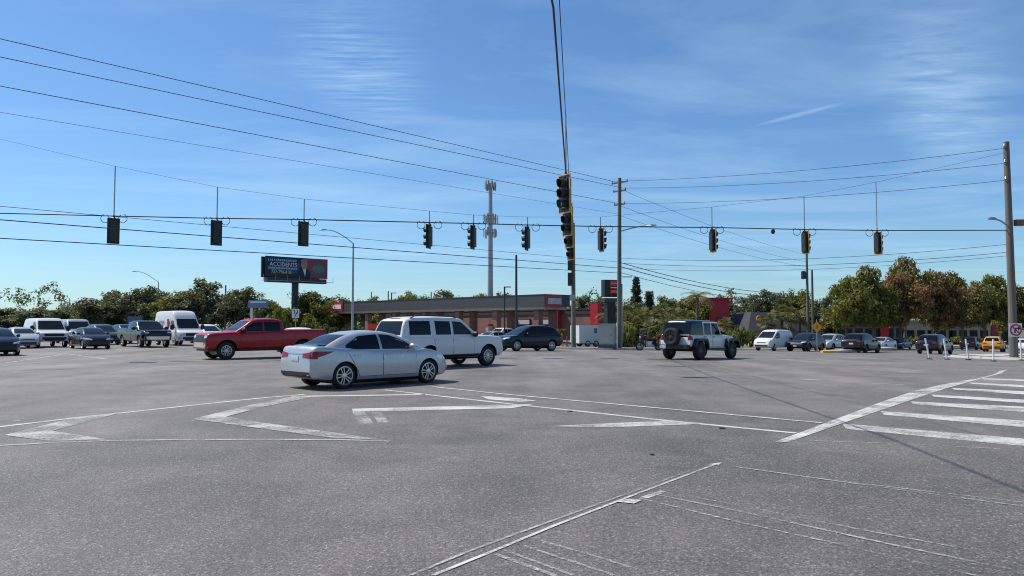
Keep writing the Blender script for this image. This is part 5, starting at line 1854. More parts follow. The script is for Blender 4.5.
# motorcycle
def motorcycle():
    B = XY(649, 55.5)
    root = empty('motorcycle', B, math.radians(200), 'dark maroon touring motorcycle half hidden behind the white off-road car', 'motorcycle')
    t, wm = wheel_meshes(0.32, 0.14, 0.22, 9, ALLOY, 'moto')
    for x in (-0.78, 0.80):
        o = link(bpy.data.objects.new('wheel', wm), root)
        o.location = (x, 0, 0.32)
        link(bpy.data.objects.new('tyre', t), o)
    mar = paint('maroon_paint', (0.07, 0.01, 0.015), 0.2, 0.25)
    MB().tube([(-0.78, -0.1, 0.32), (-0.3, -0.12, 0.5), (0.35, -0.1, 0.9), (0.62, -0.05, 0.92), (0.80, -0.09, 0.32)], 0.035, 8).build('frame', BLACK, root)
    MB().tube([(-0.78, 0.1, 0.32), (-0.3, 0.12, 0.5), (0.35, 0.1, 0.9), (0.62, 0.05, 0.92), (0.80, 0.09, 0.32)], 0.035, 8).build('frame', BLACK, root)
    MB().lathe([(0.05, -0.22), (0.2, -0.2), (0.24, 0), (0.2, 0.2), (0.05, 0.22)], 12, 'Z', (0.0, 0, 0.5)).build('engine', ALLOY, root, 40)
    for nm, c_, s_, mt in (('fuel_tank', (0.22, 0, 0.88), (0.62, 0.34, 0.26), mar), ('seat', (-0.35, 0, 0.80), (0.75, 0.34, 0.16), BLACK), ('front_fairing', (0.62, 0, 0.98), (0.26, 0.6, 0.5), mar),
                           ('top_case', (-0.88, 0, 1.02), (0.42, 0.5, 0.36), mar)):
        m = MB().lathe([(0.001, -0.5), (0.34, -0.46), (0.48, -0.2), (0.5, 0.1), (0.4, 0.4), (0.001, 0.5)], 12, 'Z')
        m.v = [(v[0] * s_[0] + c_[0], v[1] * s_[1] + c_[1], v[2] * s_[2] + c_[2]) for v in m.v]
        m.build(nm, mt, root, 50)
    for sg in (-1, 1):
        MB().box((-0.72, sg * 0.32, 0.62), (0.55, 0.22, 0.36), taper=0.9).build('side_case', mar, root)
        MB().tube([(-0.9, sg * 0.2, 0.3), (0.0, sg * 0.2, 0.28)], 0.045, 8).build('exhaust', CHROME, root)
    MB().tube([(0.45, -0.42, 1.1), (0.6, -0.2, 1.12), (0.6, 0.2, 1.12), (0.45, 0.42, 1.1)], 0.02, 6).build('handlebar', CHROME, root)
    MB().add([(0.66, -0.24, 1.15), (0.66, 0.24, 1.15), (0.52, 0.17, 1.5), (0.52, -0.17, 1.5)], [(0, 1, 2, 3)]).build('windshield', GLASSW, root)
    MB().lathe([(0.09, 0), (0.1, 0.02), (0.001, 0.06)], 14, 'X', (0.74, 0, 0.98)).build('headlight', LENS, root)


motorcycle()

# ================================================================== buildings
def station():
    z0 = -0.35
    root = empty('petrol_station', (3.7, 85, z0), math.radians(135), 'long low petrol station roof on brick columns with red store behind', 'building')
    # local frame: +x runs back to the left along the roof, -y is towards the right-hand street... (y = away along the other street)
    # heading 135 deg: local x = (-1,1)/sqrt2 ; local y = (-1,-1)/sqrt2 (towards camera-left)
    CH = plain('canopy_charcoal', (0.055, 0.052, 0.055), 0.5)
    CREAM = plain('canopy_cream', (0.42, 0.37, 0.31), 0.7)
    L = 45.0
    D = 4.4
    zb = P(545, 306.3, 85).z - z0
    zt_ = P(545, 294.6, 85).z - z0
    MB().box((L / 2, -D / 2, (zb + zt_) / 2), (L, D, zt_ - zb)).build('canopy', CH, root)
    MB().box((L / 2, -D / 2, zb - 0.16), (L - 0.5, D - 0.5, 0.34)).build('soffit', CREAM, root)
    MB().box((L / 2, -D / 2, zt_ + 0.03), (L + 0.1, D + 0.1, 0.09)).build('coping', DKGREY, root)
    # red sign faces
    hs = zt_ - zb
    e = MB().box((-0.06, -1.45, (zb + zt_) / 2), (0.14, 2.75, hs + 0.06)).build('red_fascia', RED, root)
    MB().box((-0.15, -1.55, (zb + zt_) / 2 - 0.05), (0.04, 2.3, hs * 0.52)).build('name_board', plain('board_grey', (0.45, 0.47, 0.5), 0.5), e)
    text_mesh('lettering', 'Thorntons', 0.52, WHITE, root, (-0.19, -1.55, (zb + zt_) / 2 - 0.05), (math.pi / 2, 0, math.radians(-90)), 0.02, sx=0.85)
    e = MB().box((L - 1.6, 0.06, (zb + zt_) / 2), (3.4, 0.14, hs + 0.04)).build('red_fascia', RED, root)
    MB().box((L - 1.6, 0.15, (zb + zt_) / 2), (2.6, 0.04, hs * 0.5)).build('name_board', WHITE, e)
    # columns in pairs
    for px in (364, 391.5, 421.5, 454.4, 492, 533.6):
        k = (px - CX) / F
        b = (3.7 - 85 * k) / (1 + k)
        x = b / SQ
        for yy in (-0.8, -3.3):
            m = MB().box((x, yy, (zb - 0.3) / 2), (0.75, 0.75, zb - 0.3))
            o = m.build('brick_column', BRICK, root)
            box_uv(o.data)
            MB().box((x, yy, zb - 0.36), (0.9, 0.9, 0.14)).build('column_cap', plain('brick_dark', (0.10, 0.04, 0.03), 0.8), o)
    # store behind
    c1 = XY(597, 93)
    y_s = -((c1.x - 3.7) + (c1.y - 85)) * SQ          # local y of the store front
    x_s = (-(c1.x - 3.7) + (c1.y - 85)) * SQ          # right end along the front
    hst = P(580, 309.5, 93).z - z0
    Ls = 46.0
    Ds = 14.0
    o = MB().box((x_s + Ls / 2, y_s - Ds / 2, hst / 2), (Ls, Ds, hst)).build('store_wall', BRICK, root)
    box_uv(o.data)
    MB().box((x_s + Ls / 2, y_s - Ds / 2, hst + 0.07), (Ls + 0.3, Ds + 0.3, 0.14)).build('parapet', CH, root)
    MB().box((x_s + Ls / 2, y_s + 0.05, hst - 0.35), (Ls - 0.2, 0.10, 0.4)).build('dark_band', CH, root)
    for px in (558, 597.5):
        k = (px - CX) / F
        b = ((3.7 - y_s * SQ) - (85 - y_s * SQ) * k) / (1 + k)
        x = b / SQ
        MB().box((x, y_s + 0.25, (hst + 0.7) / 2), (1.15, 0.9, hst + 0.7)).build('red_pier', RED, root)
    for pxa, pxb in ((518, 531), (534, 553)):
        xs = []
        for px in (pxa, pxb):
            k = (px - CX) / F
            xs.append((((3.7 - y_s * SQ) - (85 - y_s * SQ) * k) / (1 + k)) / SQ)
        w0, w1 = min(xs), max(xs)
        f = MB().box(((w0 + w1) / 2, y_s + 0.02, 1.45), (w1 - w0, 0.12, 2.7)).build('shop_window', plain('frame_black', (0.02, 0.02, 0.02), 0.4), root)
        n = 4
        for i in range(n):
            MB().box((w0 + (w1 - w0) * (i + 0.5) / n, y_s + 0.085, 1.45), ((w1 - w0) / n - 0.1, 0.03, 2.5)).build('pane', GLASS, f)
        MB().box(((w0 + w1) / 2, y_s + 0.12, 2.35), ((w1 - w0) * 0.85, 0.04, 0.6)).build('window_poster', plain('poster_white', (0.5, 0.5, 0.5), 0.6), f)
    k = (513.5 - CX) / F
    x = (((3.7 - y_s * SQ) - (85 - y_s * SQ) * k) / (1 + k)) / SQ
    MB().box((x, y_s + 0.3, hst * 0.46), (0.8, 0.7, hst * 0.92)).build('red_pier', RED, root)
    # pumps under the roof
    return root


stn = station()
# fuel pumps
for i, px in enumerate((405, 443, 476)):
    k = (px - CX) / F
    b = (2.2 - 83.5 * k) / (1 + k)
    B = Vector((2.2 - b + 1.6, 83.5 + b + 1.6, -0.35))
    r0 = empty('fuel_pump', B, math.radians(45), 'fuel pump under the station roof, %s of three' % ('left', 'middle', 'right')[i], 'fuel pump', 'fuel pumps')
    MB().box((0, 0, 0.08), (1.3, 1.0, 0.16)).build('plinth', CONC, r0)
    MB().box((0, 0, 1.0), (0.9, 0.5, 1.7)).build('case', plain('pump_grey', (0.3, 0.3, 0.3), 0.5), r0)
    MB().box((0, 0, 1.95), (1.0, 0.55, 0.25)).build('topper', RED, r0)
B = XY(372.5, 101)
tag(MB().box((0, 0, 1.95), (1.25, 0.12, 0.8)).box((-0.5, 0, 0.78), (0.08, 0.08, 1.6)).box((0.5, 0, 0.78), (0.08, 0.08, 1.6)).build('promo_sign', plain('promo_orange', (0.75, 0.07, 0.02), 0.5)), 'bright orange-red promotional board under the station roof', 'sign').location = B


def shop(px0, px1, Y, ytop, label, wall, roof=None, rotz=0.0, depth=9.0, name='shop_building', band=None, win=0):
    a, b = XY(px0, Y), XY(px1, Y)
    c = (a + b) / 2
    z0 = min(a.z, b.z) - 0.1
    root = empty(name, (c.x, c.y, z0), rotz, label, 'building')
    w_ = (b.x - a.x)
    h = P((px0 + px1) / 2, ytop, Y).z - z0
    o = MB().box((0, depth / 2, h / 2), (w_, depth, h)).build('wall', wall, root)
    box_uv(o.data)
    if roof:
        MB().box((0, depth / 2, h + 0.12), (w_ + 0.8, depth + 0.8, 0.26)).build('roof', roof, root)
    if band:
        MB().box((0, -0.06, h * 0.82), (w_ * 1.0, 0.16, h * 0.22)).build('sign_band', band, root)
    for i in range(win):
        x = -w_ / 2 + w_ * (i + 0.5) / win
        f = MB().box((x, -0.02, h * 0.36), (w_ / win * 0.72, 0.12, h * 0.58)).build('window', plain('frame_black', (0.02, 0.02, 0.02), 0.4), root)
        MB().box((x, -0.09, h * 0.36), (w_ / win * 0.62, 0.03, h * 0.50)).build('pane', GLASS, f)
    return root


DARKROOF = plain('slate_roof', (0.03, 0.034, 0.045), 0.7)
BEIGE = plain('stucco_beige', (0.36, 0.31, 0.25), 0.85)
GREYW = plain('stucco_grey', (0.20, 0.20, 0.21), 0.85)
r1 = shop(708.5, 730, 104, 299.5, 'bright red end wall of a restaurant behind the white off-road car', RED, RED, 0.15, 7, band=None)
MB().box((0.5, -0.03, 3.6), (1.9, 0.1, 1.1)).build('niche', plain('niche_brown', (0.12, 0.05, 0.04), 0.8), r1)
shop(733, 760, 108, 318, 'low grey building between the red wall and the dark roof', GREYW, plain('pale_trim', (0.3, 0.3, 0.28), 0.7), 0.1, 8, band=plain('grey_band', (0.10, 0.11, 0.11), 0.7), win=3)
r2 = shop(748, 806, 100, 331, 'low shop with a steep dark slate roof behind the small white van', BEIGE, None, 0.1, 8, win=6)
wd = 58 / F * 100
hw = P(770, 331, 100).z - r2.location.z
ht = P(770, 312, 100).z - r2.location.z
m = MB()
m.add([(-wd / 2 - .5, -0.8, hw), (wd / 2 + .5, -0.8, hw), (wd / 2 + .5, 9, hw), (-wd / 2 - .5, 9, hw), (-wd / 2 + 1, 1.6, ht), (wd / 2 - 1, 1.6, ht), (wd / 2 - 1, 6.4, ht), (-wd / 2 + 1, 6.4, ht)],
      [(3, 2, 1, 0), (0, 1, 5, 4), (1, 2, 6, 5), (2, 3, 7, 6), (3, 0, 4, 7), (4, 5, 6, 7)])
m.build('mansard_roof', DARKROOF, r2)
MB().lathe([(0.001, -0.12), (0.45, -0.1), (0.45, 0.1), (0.001, 0.12)], 16, 'Y', (-wd / 2 + 1.3, -0.4, ht - 0.9)).build('round_emblem', plain('emblem_orange', (0.6, 0.22, 0.03), 0.5), r2)
r3 = shop(833, 905, 112, 318, 'dark shopfront behind the trees on the right', GREYW, plain('pale_trim', (0.3, 0.3, 0.28), 0.7), 0.0, 9, band=DARKROOF, win=7)
MB().box((2.1, -0.25, 2.2), (1.2, 0.3, 4.2)).build('red_pier', RED, r3)
MB().lathe([(0.001, -0.12), (0.62, -0.1), (0.62, 0.1), (0.001, 0.12)], 18, 'Y', (1.1, -0.55, 5.3)).build('red_disc', RED, r3)
shop(905, 1010, 135, 322, 'pale low building behind the big trees at right', BEIGE, plain('pale_trim', (0.3, 0.3, 0.28), 0.7), 0.0, 10, win=10)
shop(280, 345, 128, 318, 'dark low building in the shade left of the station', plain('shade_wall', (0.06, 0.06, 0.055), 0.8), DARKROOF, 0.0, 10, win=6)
shop(88, 120, 130, 322, 'grey shop roof behind the left queue', GREYW, DARKROOF, 0.0, 10, win=4)

# ================================================================== trees and plants
def leaf_cloud(centers, per, spread, size, seed, flat=0.75, squash=0.8):
    """leaf-sized faces gathered round clump centres; returns verts, faces"""
    r = np.random.default_rng(seed)
    cs = np.repeat(np.array(centers, float), per, axis=0)
    n = len(cs)
    d = r.normal(size=(n, 3))
    d /= np.linalg.norm(d, axis=1)[:, None]
    rad = spread * np.power(r.random(n), 0.45)[:, None]
    d[:, 2] *= squash
    p = cs + d * rad
    # leaves face roughly outwards and up
    nv = d + np.array([0, 0, 0.5]) + r.normal(size=(n, 3)) * flat
    nv /= np.linalg.norm(nv, axis=1)[:, None]
    t = np.cross(nv, r.normal(size=(n, 3)))
    t /= np.linalg.norm(t, axis=1)[:, None] + 1e-9
    b = np.cross(nv, t)
    s = size * r.uniform(0.6, 1.4, n)[:, None]
    v = np.stack([p - t * s, p + b * s * 0.5, p + t * s, p - b * s * 0.5], axis=1).reshape(-1, 3)
    return v, n


def quads_mesh(name, v, n, mats, extra=None, smooth=False):
    me = bpy.data.meshes.new(name)
    me.vertices.add(len(v))
    me.vertices.foreach_set('co', np.asarray(v, np.float32).ravel())
    me.loops.add(n * 4)
    me.loops.foreach_set('vertex_index', np.arange(n * 4, dtype=np.int32))
    me.polygons.add(n)
    me.polygons.foreach_set('loop_start', np.arange(0, n * 4, 4, dtype=np.int32))
    me.polygons.foreach_set('loop_total', np.full(n, 4, dtype=np.int32))
    me.materials.append(mats)
    me.update(calc_edges=True)
    return me


L_OAK = leaf_mat('oak_leaves', (0.048, 0.058, 0.030), (0.11, 0.122, 0.065), (0.165, 0.17, 0.10), scale=0.35)
L_OLIVE = leaf_mat('olive_leaves', (0.065, 0.068, 0.020), (0.15, 0.155, 0.036), (0.24, 0.21, 0.05), scale=0.35)
L_RUST = leaf_mat('turning_leaves', (0.08, 0.065, 0.025), (0.19, 0.11, 0.050), (0.27, 0.13, 0.06), scale=0.22)
L_MIX = leaf_mat('half_turned_leaves', (0.06, 0.064, 0.02), (0.145, 0.145, 0.038), (0.23, 0.15, 0.05), scale=0.28)
L_BRIGHT = leaf_mat('bright_leaves', (0.05, 0.065, 0.015), (0.13, 0.15, 0.034), (0.21, 0.20, 0.05), scale=0.6)
L_PALM = leaf_mat('palm_leaves', (0.06, 0.07, 0.022), (0.15, 0.15, 0.05), (0.24, 0.21, 0.08), scale=0.8, trans=0.25)
L_PINE = leaf_mat('pine_needles', (0.014, 0.026, 0.014), (0.045, 0.066, 0.03), scale=0.5)
L_YEL = leaf_mat('yellow_shrub_leaves', (0.07, 0.07, 0.014), (0.19, 0.17, 0.03), scale=1.0)


def oak_variant(seed, leaf, H=10.0, R=5.0, trunk=0.30, per=42, size=0.23, nclump=290, crown_lo=0.22):
    """trunk with limbs, crown lumps of unequal size; unit is metres"""
    r = random.Random(seed)
    lumps = []
    for i in range(r.randint(13, 16)):
        a = r.uniform(0, 2 * math.pi)
        d = R * math.sqrt(r.uniform(0.02, 0.8)) * 0.78
        z = H * r.uniform(crown_lo + 0.10, 0.82)
        rr = R * r.uniform(0.30, 0.46) * (1.0 - 0.25 * abs(z / H - 0.6))
        lumps.append((Vector((d * math.cos(a), d * math.sin(a), z * (1 - 0.18 * (d / R) ** 2))), rr))
    lumps.append((Vector((r.uniform(-1, 1), r.uniform(-1, 1), H * 0.86)), R * 0.32))
    cents = []
    for i in range(nclump):
        c, rr = r.choice(lumps)
        v = Vector((r.gauss(0, 1), r.gauss(0, 1), r.gauss(0, 1))).normalized() * rr * r.uniform(0.45, 1.12)
        v.z *= 0.78
        cents.append(c + v)
    v, n = leaf_cloud(cents, per, R * 0.17, size, seed)
    crown = quads_mesh('crown', v, n, leaf)
    t = MB()
    fork = Vector((r.uniform(-.3, .3), r.uniform(-.3, .3), H * crown_lo))
    t.tube([(0, 0, -0.3), (0.05, 0, H * 0.05), tuple(fork * 0.6), tuple(fork)], [trunk * 1.35, trunk * 1.05, trunk * 0.9, trunk * 0.8], 10)
    for c, rr in lumps:
        m_ = fork.lerp(c, 0.5) + Vector((r.uniform(-.4, .4), r.uniform(-.4, .4), r.uniform(-0.2, 0.6)))
        t.tube([fork - Vector((0, 0, 0.2)), fork.lerp(m_, 0.5) + Vector((r.uniform(-.2, .2), 0, 0.1)), m_, c], [trunk * 0.55, trunk * 0.42, trunk * 0.3, trunk * 0.1], 6)
        for q in range(3):
            e = c + Vector((r.uniform(-1, 1), r.uniform(-1, 1), r.uniform(-.5, 1))).normalized() * rr * 0.9
            t.tube([c.lerp(m_, 0.3), c.lerp(e, 0.6), e], [trunk * 0.16, trunk * 0.1, 0.015], 5)
    tm = t.mesh('trunk', BARK, 60)
    return crown, tm


VAR = {
    'oak': [oak_variant(11 + i, L_OAK) for i in range(3)],
    'olive': [oak_variant(31 + i, L_OLIVE, trunk=0.24, crown_lo=0.30) for i in range(2)],
    'rust': [oak_variant(51 + i, L_RUST, trunk=0.24, crown_lo=0.30) for i in range(2)],
    'mix': [oak_variant(71 + i, L_MIX, trunk=0.24, crown_lo=0.30) for i in range(2)],
    'bright': [oak_variant(91 + i, L_BRIGHT, crown_lo=0.16) for i in range(2)],
}
_tc = [0]


def tree(px, Y, ytop, wpx, kind, label, group, name='broadleaf_tree'):
    B = XY(px, Y)
    _tc[0] += 1
    cr, tm = VAR[kind][_tc[0] % len(VAR[kind])]
    h = P(px, ytop, Y).z - B.z
    wm = wpx / F * Y
    root = empty(name, B, RND.uniform(0, 6.28), label, 'tree', group)
    # the prototypes are about 9.8 m tall and 9.6 m wide
    o = link(bpy.data.objects.new('crown', cr), root)
    t = link(bpy.data.objects.new('trunk', tm), root)
    root.scale = (wm / 9.2, wm / 9.2, h / 9.9)
    return root


GT = 'trees behind the left queue'
for a in ((12, 175, 308, 62, 'oak', 'pale far tree above the left edge cars'), (48, 165, 309, 60, 'oak', 'low dark tree above the white cargo van'), (76, 150, 305, 50, 'oak', 'small tree behind the short far poles'),
          (104, 128, 291, 58, 'oak', 'dark tree left of the street light arm'), (140, 126, 287, 58, 'oak', 'dark tree behind the far street light'), (176, 122, 292, 54, 'olive', 'olive tree above the delivery van'),
          (204, 122, 280, 66, 'oak', 'tallest dark tree in the left row'), (240, 120, 288, 52, 'oak', 'dark tree left of the billboard'), (270, 112, 300, 42, 'bright', 'bright green leafy tree below the billboard'),
          (318, 118, 292, 60, 'olive', 'green tree right of the billboard post'), (340, 120, 298, 40, 'bright', 'light green tree beside the silver street light')):
    tree(*a, GT)
GB = 'trees behind the station'
for i, a in enumerate(((368, 145, 297, 40, 'bright'), (398, 142, 295, 46, 'olive'), (415, 150, 292, 40, 'bright'), (446, 150, 291, 46, 'oak'), (480, 150, 294, 44, 'olive'), (505, 150, 293, 40, 'bright'), (535, 150, 297, 44, 'olive'), (588, 140, 295, 48, 'oak'), (606, 135, 298, 40, 'oak'))):
    tree(*a, 'tree top showing over the station roof, %s from the left' % ('first', 'second', 'third', 'fourth', 'fifth', 'sixth', 'seventh', 'eighth', 'ninth')[i], GB)
GC = 'trees behind the off-road car'
for i, a in enumerate(((636, 96, 303, 44, 'oak'), (668, 100, 297, 48, 'oak'), (690, 104, 295, 44, 'olive'), (722, 118, 296, 50, 'oak'), (748, 122, 295, 50, 'oak'), (772, 116, 291, 48, 'oak'), (800, 118, 290, 46, 'bright'), (822, 112, 297, 40, 'oak'))):
    tree(*a, 'background tree in the middle distance, %s from the price pylon' % ('first', 'second', 'third', 'fourth', 'fifth', 'sixth', 'seventh', 'eighth')[i], GC)
GRT = 'large turning trees on the right'
for i, a in enumerate(((846, 88, 275, 54, 'olive', 'olive tree with yellow edge, leftmost of the large right trees'), (872, 92, 267, 60, 'olive', 'broad olive tree above the black SUV'), (904, 104, 261, 56, 'mix', 'tallest tree of the right group with dark crown'),
                       (900, 92, 274, 54, 'rust', 'rusty orange tree in front of the tallest one'), (938, 106, 271, 54, 'rust', 'russet tree above the dark blue SUV'), (962, 112, 273, 58, 'mix', 'olive-brown tree left of the corner pole'),
                       (985, 118, 274, 52, 'olive', 'green tree reaching the corner pole'), (1018, 122, 284, 50, 'mix', 'brownish tree behind the corner pole'), (1060, 120, 280, 60, 'olive', 'tree right outside the picture'))):
    tree(*a, GRT)

# a far wood that reads as one mass along the horizon
r_ = random.Random(5)
cents = []
for i in range(1500):
    px = r_.uniform(-160, 1180)
    Y = r_.uniform(205, 240)
    X = (px - CX) / F * Y
    hgt = 10.5 + 2.0 * math.sin(px * 0.045) + 1.5 * math.sin(px * 0.13 + 1)
    cents.append((X, Y, tz(X, Y) + r_.uniform(0.0, hgt)))
v, n = leaf_cloud(cents, 26, 1.6, 0.42, 77)
tag(link(bpy.data.objects.new('far_woodland', quads_mesh('far_woodland', v, n, L_OAK))), 'dark far woodland along the horizon behind everything', 'woodland', kind='stuff')

# --- shrubs
def shrub_mesh(seed, leaf, shape='round', n=46, per=30, size=0.10):
    r = random.Random(seed)
    cents = []
    for i in range(n):
        if shape == 'box':
            cents.append((r.uniform(-.85, .85), r.uniform(-.85, .85), r.uniform(0.1, 0.95)))
        else:
            v_ = Vector((r.gauss(0, 1), r.gauss(0, 1), r.gauss(0, 1))).normalized() * r.uniform(0.35, 0.85)
            cents.append((v_.x, v_.y, 0.52 + v_.z * 0.5))
    v, k = leaf_cloud(cents, per, 0.2, size, seed)
    return quads_mesh('foliage', v, k, leaf)


SH = {'round': [shrub_mesh(i, L_OLIVE) for i in (1, 2)], 'dark': [shrub_mesh(i, L_OAK) for i in (3, 4)], 'bright': [shrub_mesh(i, L_BRIGHT) for i in (5, 6)],
      'hedge': [shrub_mesh(7, L_OLIVE, 'box', 70, 34, 0.09)], 'yellow': [shrub_mesh(8, L_YEL)]}
_sc = [0]
STEM = MB().tube([(0, 0, -0.1), (0.05, 0.03, 0.3), (0, 0, 0.7)], [0.06, 0.045, 0.02], 6).tube([(0, 0, 0.1), (0.3, 0.1, 0.6)], [0.03, 0.01], 5).tube([(0, 0, 0.1), (-0.25, -0.2, 0.6)], [0.03, 0.01], 5).mesh('stem', BARK)


def shrub(px, Y, ytop, wpx, kind, label, group=None, name='shrub', ybase=None, cat='shrub'):
    B = XY(px, Y)
    _sc[0] += 1
    z0 = B.z if ybase is None else P(px, ybase, Y).z
    h = P(px, ytop, Y).z - z0
    wm = wpx / F * Y
    root = empty(name, (B.x, B.y, z0), RND.uniform(0, 6.28), label, cat, group)
    link(bpy.data.objects.new('foliage', SH[kind][_sc[0] % len(SH[kind])]), root)
    link(bpy.data.objects.new('stem', STEM), root)
    root.scale = (wm / 1.9, wm / 1.9, max(h, 0.3))
    return root


B = XY(559.5, 59)
rs = shrub(559.5, 59, 328.5, 18, 'yellow', 'round yellow-green clipped shrub on a stem left of the wooden pole', None, 'clipped_shrub', ybase=337)
MB().tube([(0, 0, 0.3), (0, 0, -1.1)], [0.05, 0.05], 7).build('stem', BARK, rs)
hd = shrub(628, 62, 327, 16, 'hedge', 'square clipped hedge right of the tall utility pole', None, 'hedge', cat='hedge')
for i, (px, Y, yt, w_, k) in enumerate(((334, 90, 327, 12, 'dark'), (344, 88, 328, 11, 'dark'), (354, 92, 326, 13, 'dark'), (324, 95, 324, 16, 'dark'), (310, 98, 318, 22, 'bright'))):
    shrub(px, Y, yt, w_, k, 'dark rounded shrub between the red pickup and the station, %s from the left' % ('fourth', 'fifth', 'last', 'third', 'second')[i], 'rounded shrubs left of the station')
shrub(277, 100, 310, 26, 'bright', 'bright leafy bush behind the red pickup cab', 'rounded shrubs left of the station')
for i, (px, Y, yt, w_, k) in enumerate(((738, 76, 326, 22, 'bright'), (750, 80, 330, 20, 'bright'), (728, 72, 331, 18, 'round'), (716, 74, 333, 18, 'dark'))):
    shrub(px, Y, yt, w_, k, 'leafy bush right of the white off-road car, %s' % ('tallest', 'right one', 'left front one', 'leftmost dark one')[i], 'bushes right of the off-road car')
for i, (px, Y, yt, w_, k) in enumerate(((850, 100, 336, 20, 'dark'), (905, 118, 336, 18, 'bright'), (915, 120, 337, 18, 'bright'), (958, 130, 337, 26, 'bright'), (975, 132, 338, 20, 'dark'), (820, 95, 334, 18, 'dark'), (890, 116, 336, 18, 'dark'), (935, 124, 336, 22, 'dark'))):
    shrub(px, Y, yt, w_, k, 'low shrub in the strip behind the right leg, number %s along the road' % ('two', 'four', 'five', 'seven', 'eight', 'one', 'three', 'six')[i], 'low shrubs along the right leg')
for i, (px, Y, yt, w_) in enumerate(((645, 66, 328, 16), (660, 68, 326, 20), (640, 70, 322, 18), (676, 72, 324, 22), (694, 74, 326, 20), (606, 74, 318, 12))):
    shrub(px, Y, yt, w_, 'round' if i % 2 else 'dark', 'underplanting below the palms, %s clump' % ('front left', 'front middle', 'left', 'middle', 'right', 'pylon side')[i], 'plants below the palms')


# --- palms: fan-leaved
def palm_mesh(seed, n_fr=34, fan=True, R=1.7):
    r = random.Random(seed)
    m = MB()
    for i in range(n_fr):
        az = r.uniform(0, 2 * math.pi)
        el = math.radians(r.uniform(-55, 80))
        d = Vector((math.cos(az) * math.cos(el), math.sin(az) * math.cos(el), math.sin(el)))
        ln = R * r.uniform(0.45, 0.62)
        b = d * ln - Vector((0, 0, 0.10 * ln))
        m.tube([(0, 0, 0), tuple(d * ln * 0.5 + Vector((0, 0, 0.05))), tuple(b)], 0.02, 3, cap=False)
        side = d.cross(Vector((0, 0, 1)))
        side = side.normalized() if side.length > 0.05 else Vector((1, 0, 0))
        nb = 13
        for k in range(nb):
            a = math.radians(-100 + 200 * k / (nb - 1))
            dd = (d * math.cos(a) + side * math.sin(a)).normalized()
            q = R * r.uniform(0.42, 0.58)
            tip = b + dd * q - Vector((0, 0, 0.30 * q))
            mid = b + dd * q * 0.55
            wv = dd.cross(d.cross(side)).normalized() * 0.055
            m.add([b, mid + wv, tip, mid - wv], [(0, 1, 2, 3)])
    return m.mesh('fronds', L_PALM)


def feather_mesh(seed, n_fr=20, R=2.4):
    r = random.Random(seed)
    m = MB()
    for i in range(n_fr):
        az = 2 * math.pi * i / n_fr + r.uniform(-.15, .15)
        up = r.uniform(0.1, 1.2)
        h = Vector((math.cos(az), math.sin(az), 0))
        pts = [h * (R * t) * math.cos(up * (1 - t) * 0.9) + Vector((0, 0, R * (math.sin(up) * t - 0.75 * t * t))) for t in np.linspace(0, 1, 9)]
        m.tube([tuple(p) for p in pts], [0.025] * 8 + [0.008], 3, cap=False)
        sd = Vector((-math.sin(az), math.cos(az), 0))
        for j in range(1, 9):
            for u in (0, 0.5):
                p = pts[j - 1].lerp(pts[j], u)
                t_ = (pts[j] - pts[j - 1]).normalized()
                for sg in (-1, 1):
                    q = 0.55 * (1 - 0.5 * abs(j / 8 - 0.4))
                    tip = p + (sd * sg + t_ * 0.5).normalized() * q - Vector((0, 0, 0.22))
                    m.add([p, p.lerp(tip, 0.5) + t_ * 0.04, tip, p.lerp(tip, 0.5) - t_ * 0.04], [(0, 1, 2, 3)])
    return m.mesh('fronds', L_PALM)


FAN = [palm_mesh(1), palm_mesh(2)]
FEA = [feather_mesh(3), feather_mesh(4)]


def palm(px, Y, ytop, wpx, kind, label, group='palms behind the off-road car'):
    B = XY(px, Y)
    k = wpx / F * Y / (3.4 if kind == 'fan' else 4.2)
    z = P(px, ytop, Y).z - B.z - (1.5 if kind == 'fan' else 1.3) * k
    root = empty('palm_tree', B, RND.uniform(0, 6), label, 'palm', group)
    lean = RND.uniform(-0.25, 0.25)
    z = max(z, 0.6)
    pts = [(lean * t * t, 0, -0.3 + (z + 0.3) * t) for t in np.linspace(0, 1, 8)]
    MB().tube(pts, [0.2, 0.17, 0.16, 0.15, 0.15, 0.15, 0.16, 0.18], 10).build('trunk', BARK, root, 60)
    o = link(bpy.data.objects.new('fronds', (FAN if kind == 'fan' else FEA)[RND.randint(0, 1)]), root)
    o.location = (lean, 0, z)
    o.scale = (k, k, k)


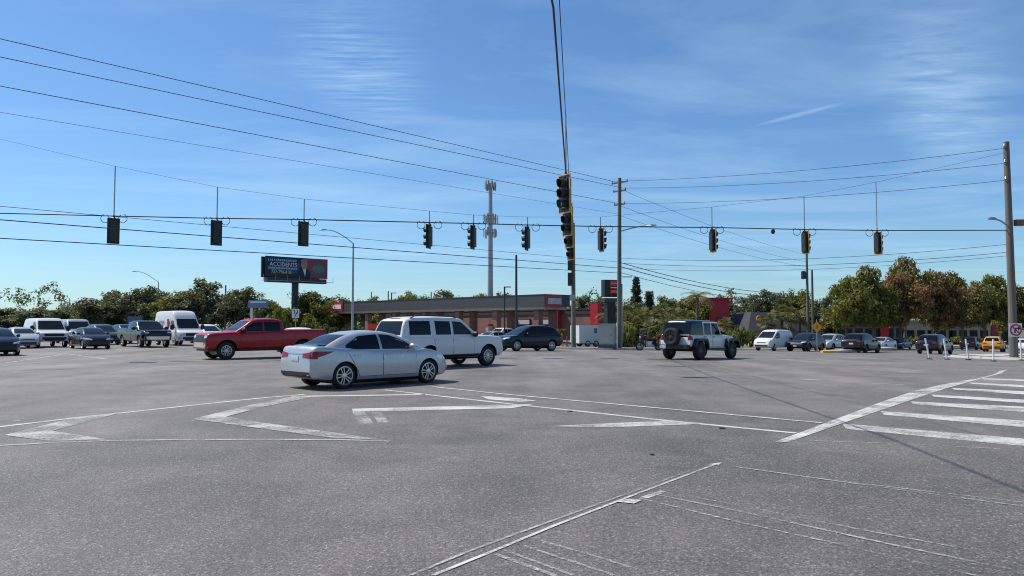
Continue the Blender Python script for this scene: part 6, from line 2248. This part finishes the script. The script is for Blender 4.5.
for i, a in enumerate(((627, 72, 304, 26, 'fan'), (644, 76, 306, 28, 'fan'), (660, 74, 301, 30, 'fan'), (676, 78, 305, 28, 'fan'), (697, 84, 287, 30, 'feather'), (634, 70, 315, 24, 'fan'), (668, 70, 313, 26, 'fan'),
                       (650, 69, 318, 24, 'fan'), (688, 76, 310, 26, 'fan'), (725, 92, 316, 22, 'fan'), (607, 72, 309, 22, 'feather'))):
    palm(*a, 'palm in the thicket right of the price pylon, %s' % ('tall fan palm nearest the pole', 'fan palm below the dark conifer', 'tall middle fan palm', 'fan palm behind the hardtop', 'tallest feathery palm', 'low fan palm near the hedge',
                                                                  'low fan palm behind the spare wheel', 'lowest front fan palm', 'fan palm over the roof', 'single fan palm by the red wall', 'half-hidden feathery palm behind the pylon')[i])
for i, a in enumerate(((768, 98, 312, 22, 'fan'), (782, 99, 303, 24, 'fan'), (790, 97, 306, 24, 'fan'), (800, 98, 309, 20, 'fan'))):
    palm(*a, 'fan palm before the slate roof, %s from the left' % ('yellowish first', 'second', 'third', 'fourth')[i], 'palms by the slate roof')


# --- conifers
def conifer_mesh(seed, H=10.0, tiers=30, R=1.9, col=False):
    r = random.Random(seed)
    t = MB().tube([(0, 0, -0.3), (0, 0, H)], [0.16, 0.03], 8)
    cents = []
    for i in range(tiers):
        z = H * (0.14 + 0.84 * (i + r.uniform(-0.6, 0.6)) / tiers)
        rr = R * (1 - 0.86 * (i / tiers)) * r.uniform(0.55, 1.1)
        if col: rr = R * 0.8 * (1 - 0.5 * (i / tiers)) * r.uniform(0.7, 1.1)
        for k in range(6):
            a = 2 * math.pi * k / 6 + i * 0.5 + r.uniform(-.2, .2)
            e = Vector((rr * math.cos(a), rr * math.sin(a), z + 0.15 * rr))
            t.tube([(0, 0, z), tuple(e)], [0.04, 0.012], 4, cap=False)
            for q in np.linspace(0.25, 1, 5):
                cents.append((e.x * q, e.y * q, z + 0.15 * rr * q + 0.05))
    v, n = leaf_cloud(cents, 9, 0.34, 0.13, seed)
    return quads_mesh('needles', v, n, L_PINE), t.mesh('trunk', BARK, 60)


for px, Y, yt, wpx, col, lab in ((636.5, 100, 277, 15, False, 'slender tiered conifer right of the tall pole'), (649.5, 92, 291, 12, True, 'dark narrow conifer beside the tiered one')):
    B = XY(px, Y)
    h = P(px, yt, Y).z - B.z
    nd, tk = conifer_mesh(int(px), col=col)
    root = empty('conifer', B, 0.3, lab, 'tree', 'conifers behind the palms')
    link(bpy.data.objects.new('needles', nd), root)
    link(bpy.data.objects.new('trunk', tk), root)
    w_ = wpx / F * Y / 2.3
    root.scale = (w_, w_, h / 10.0)
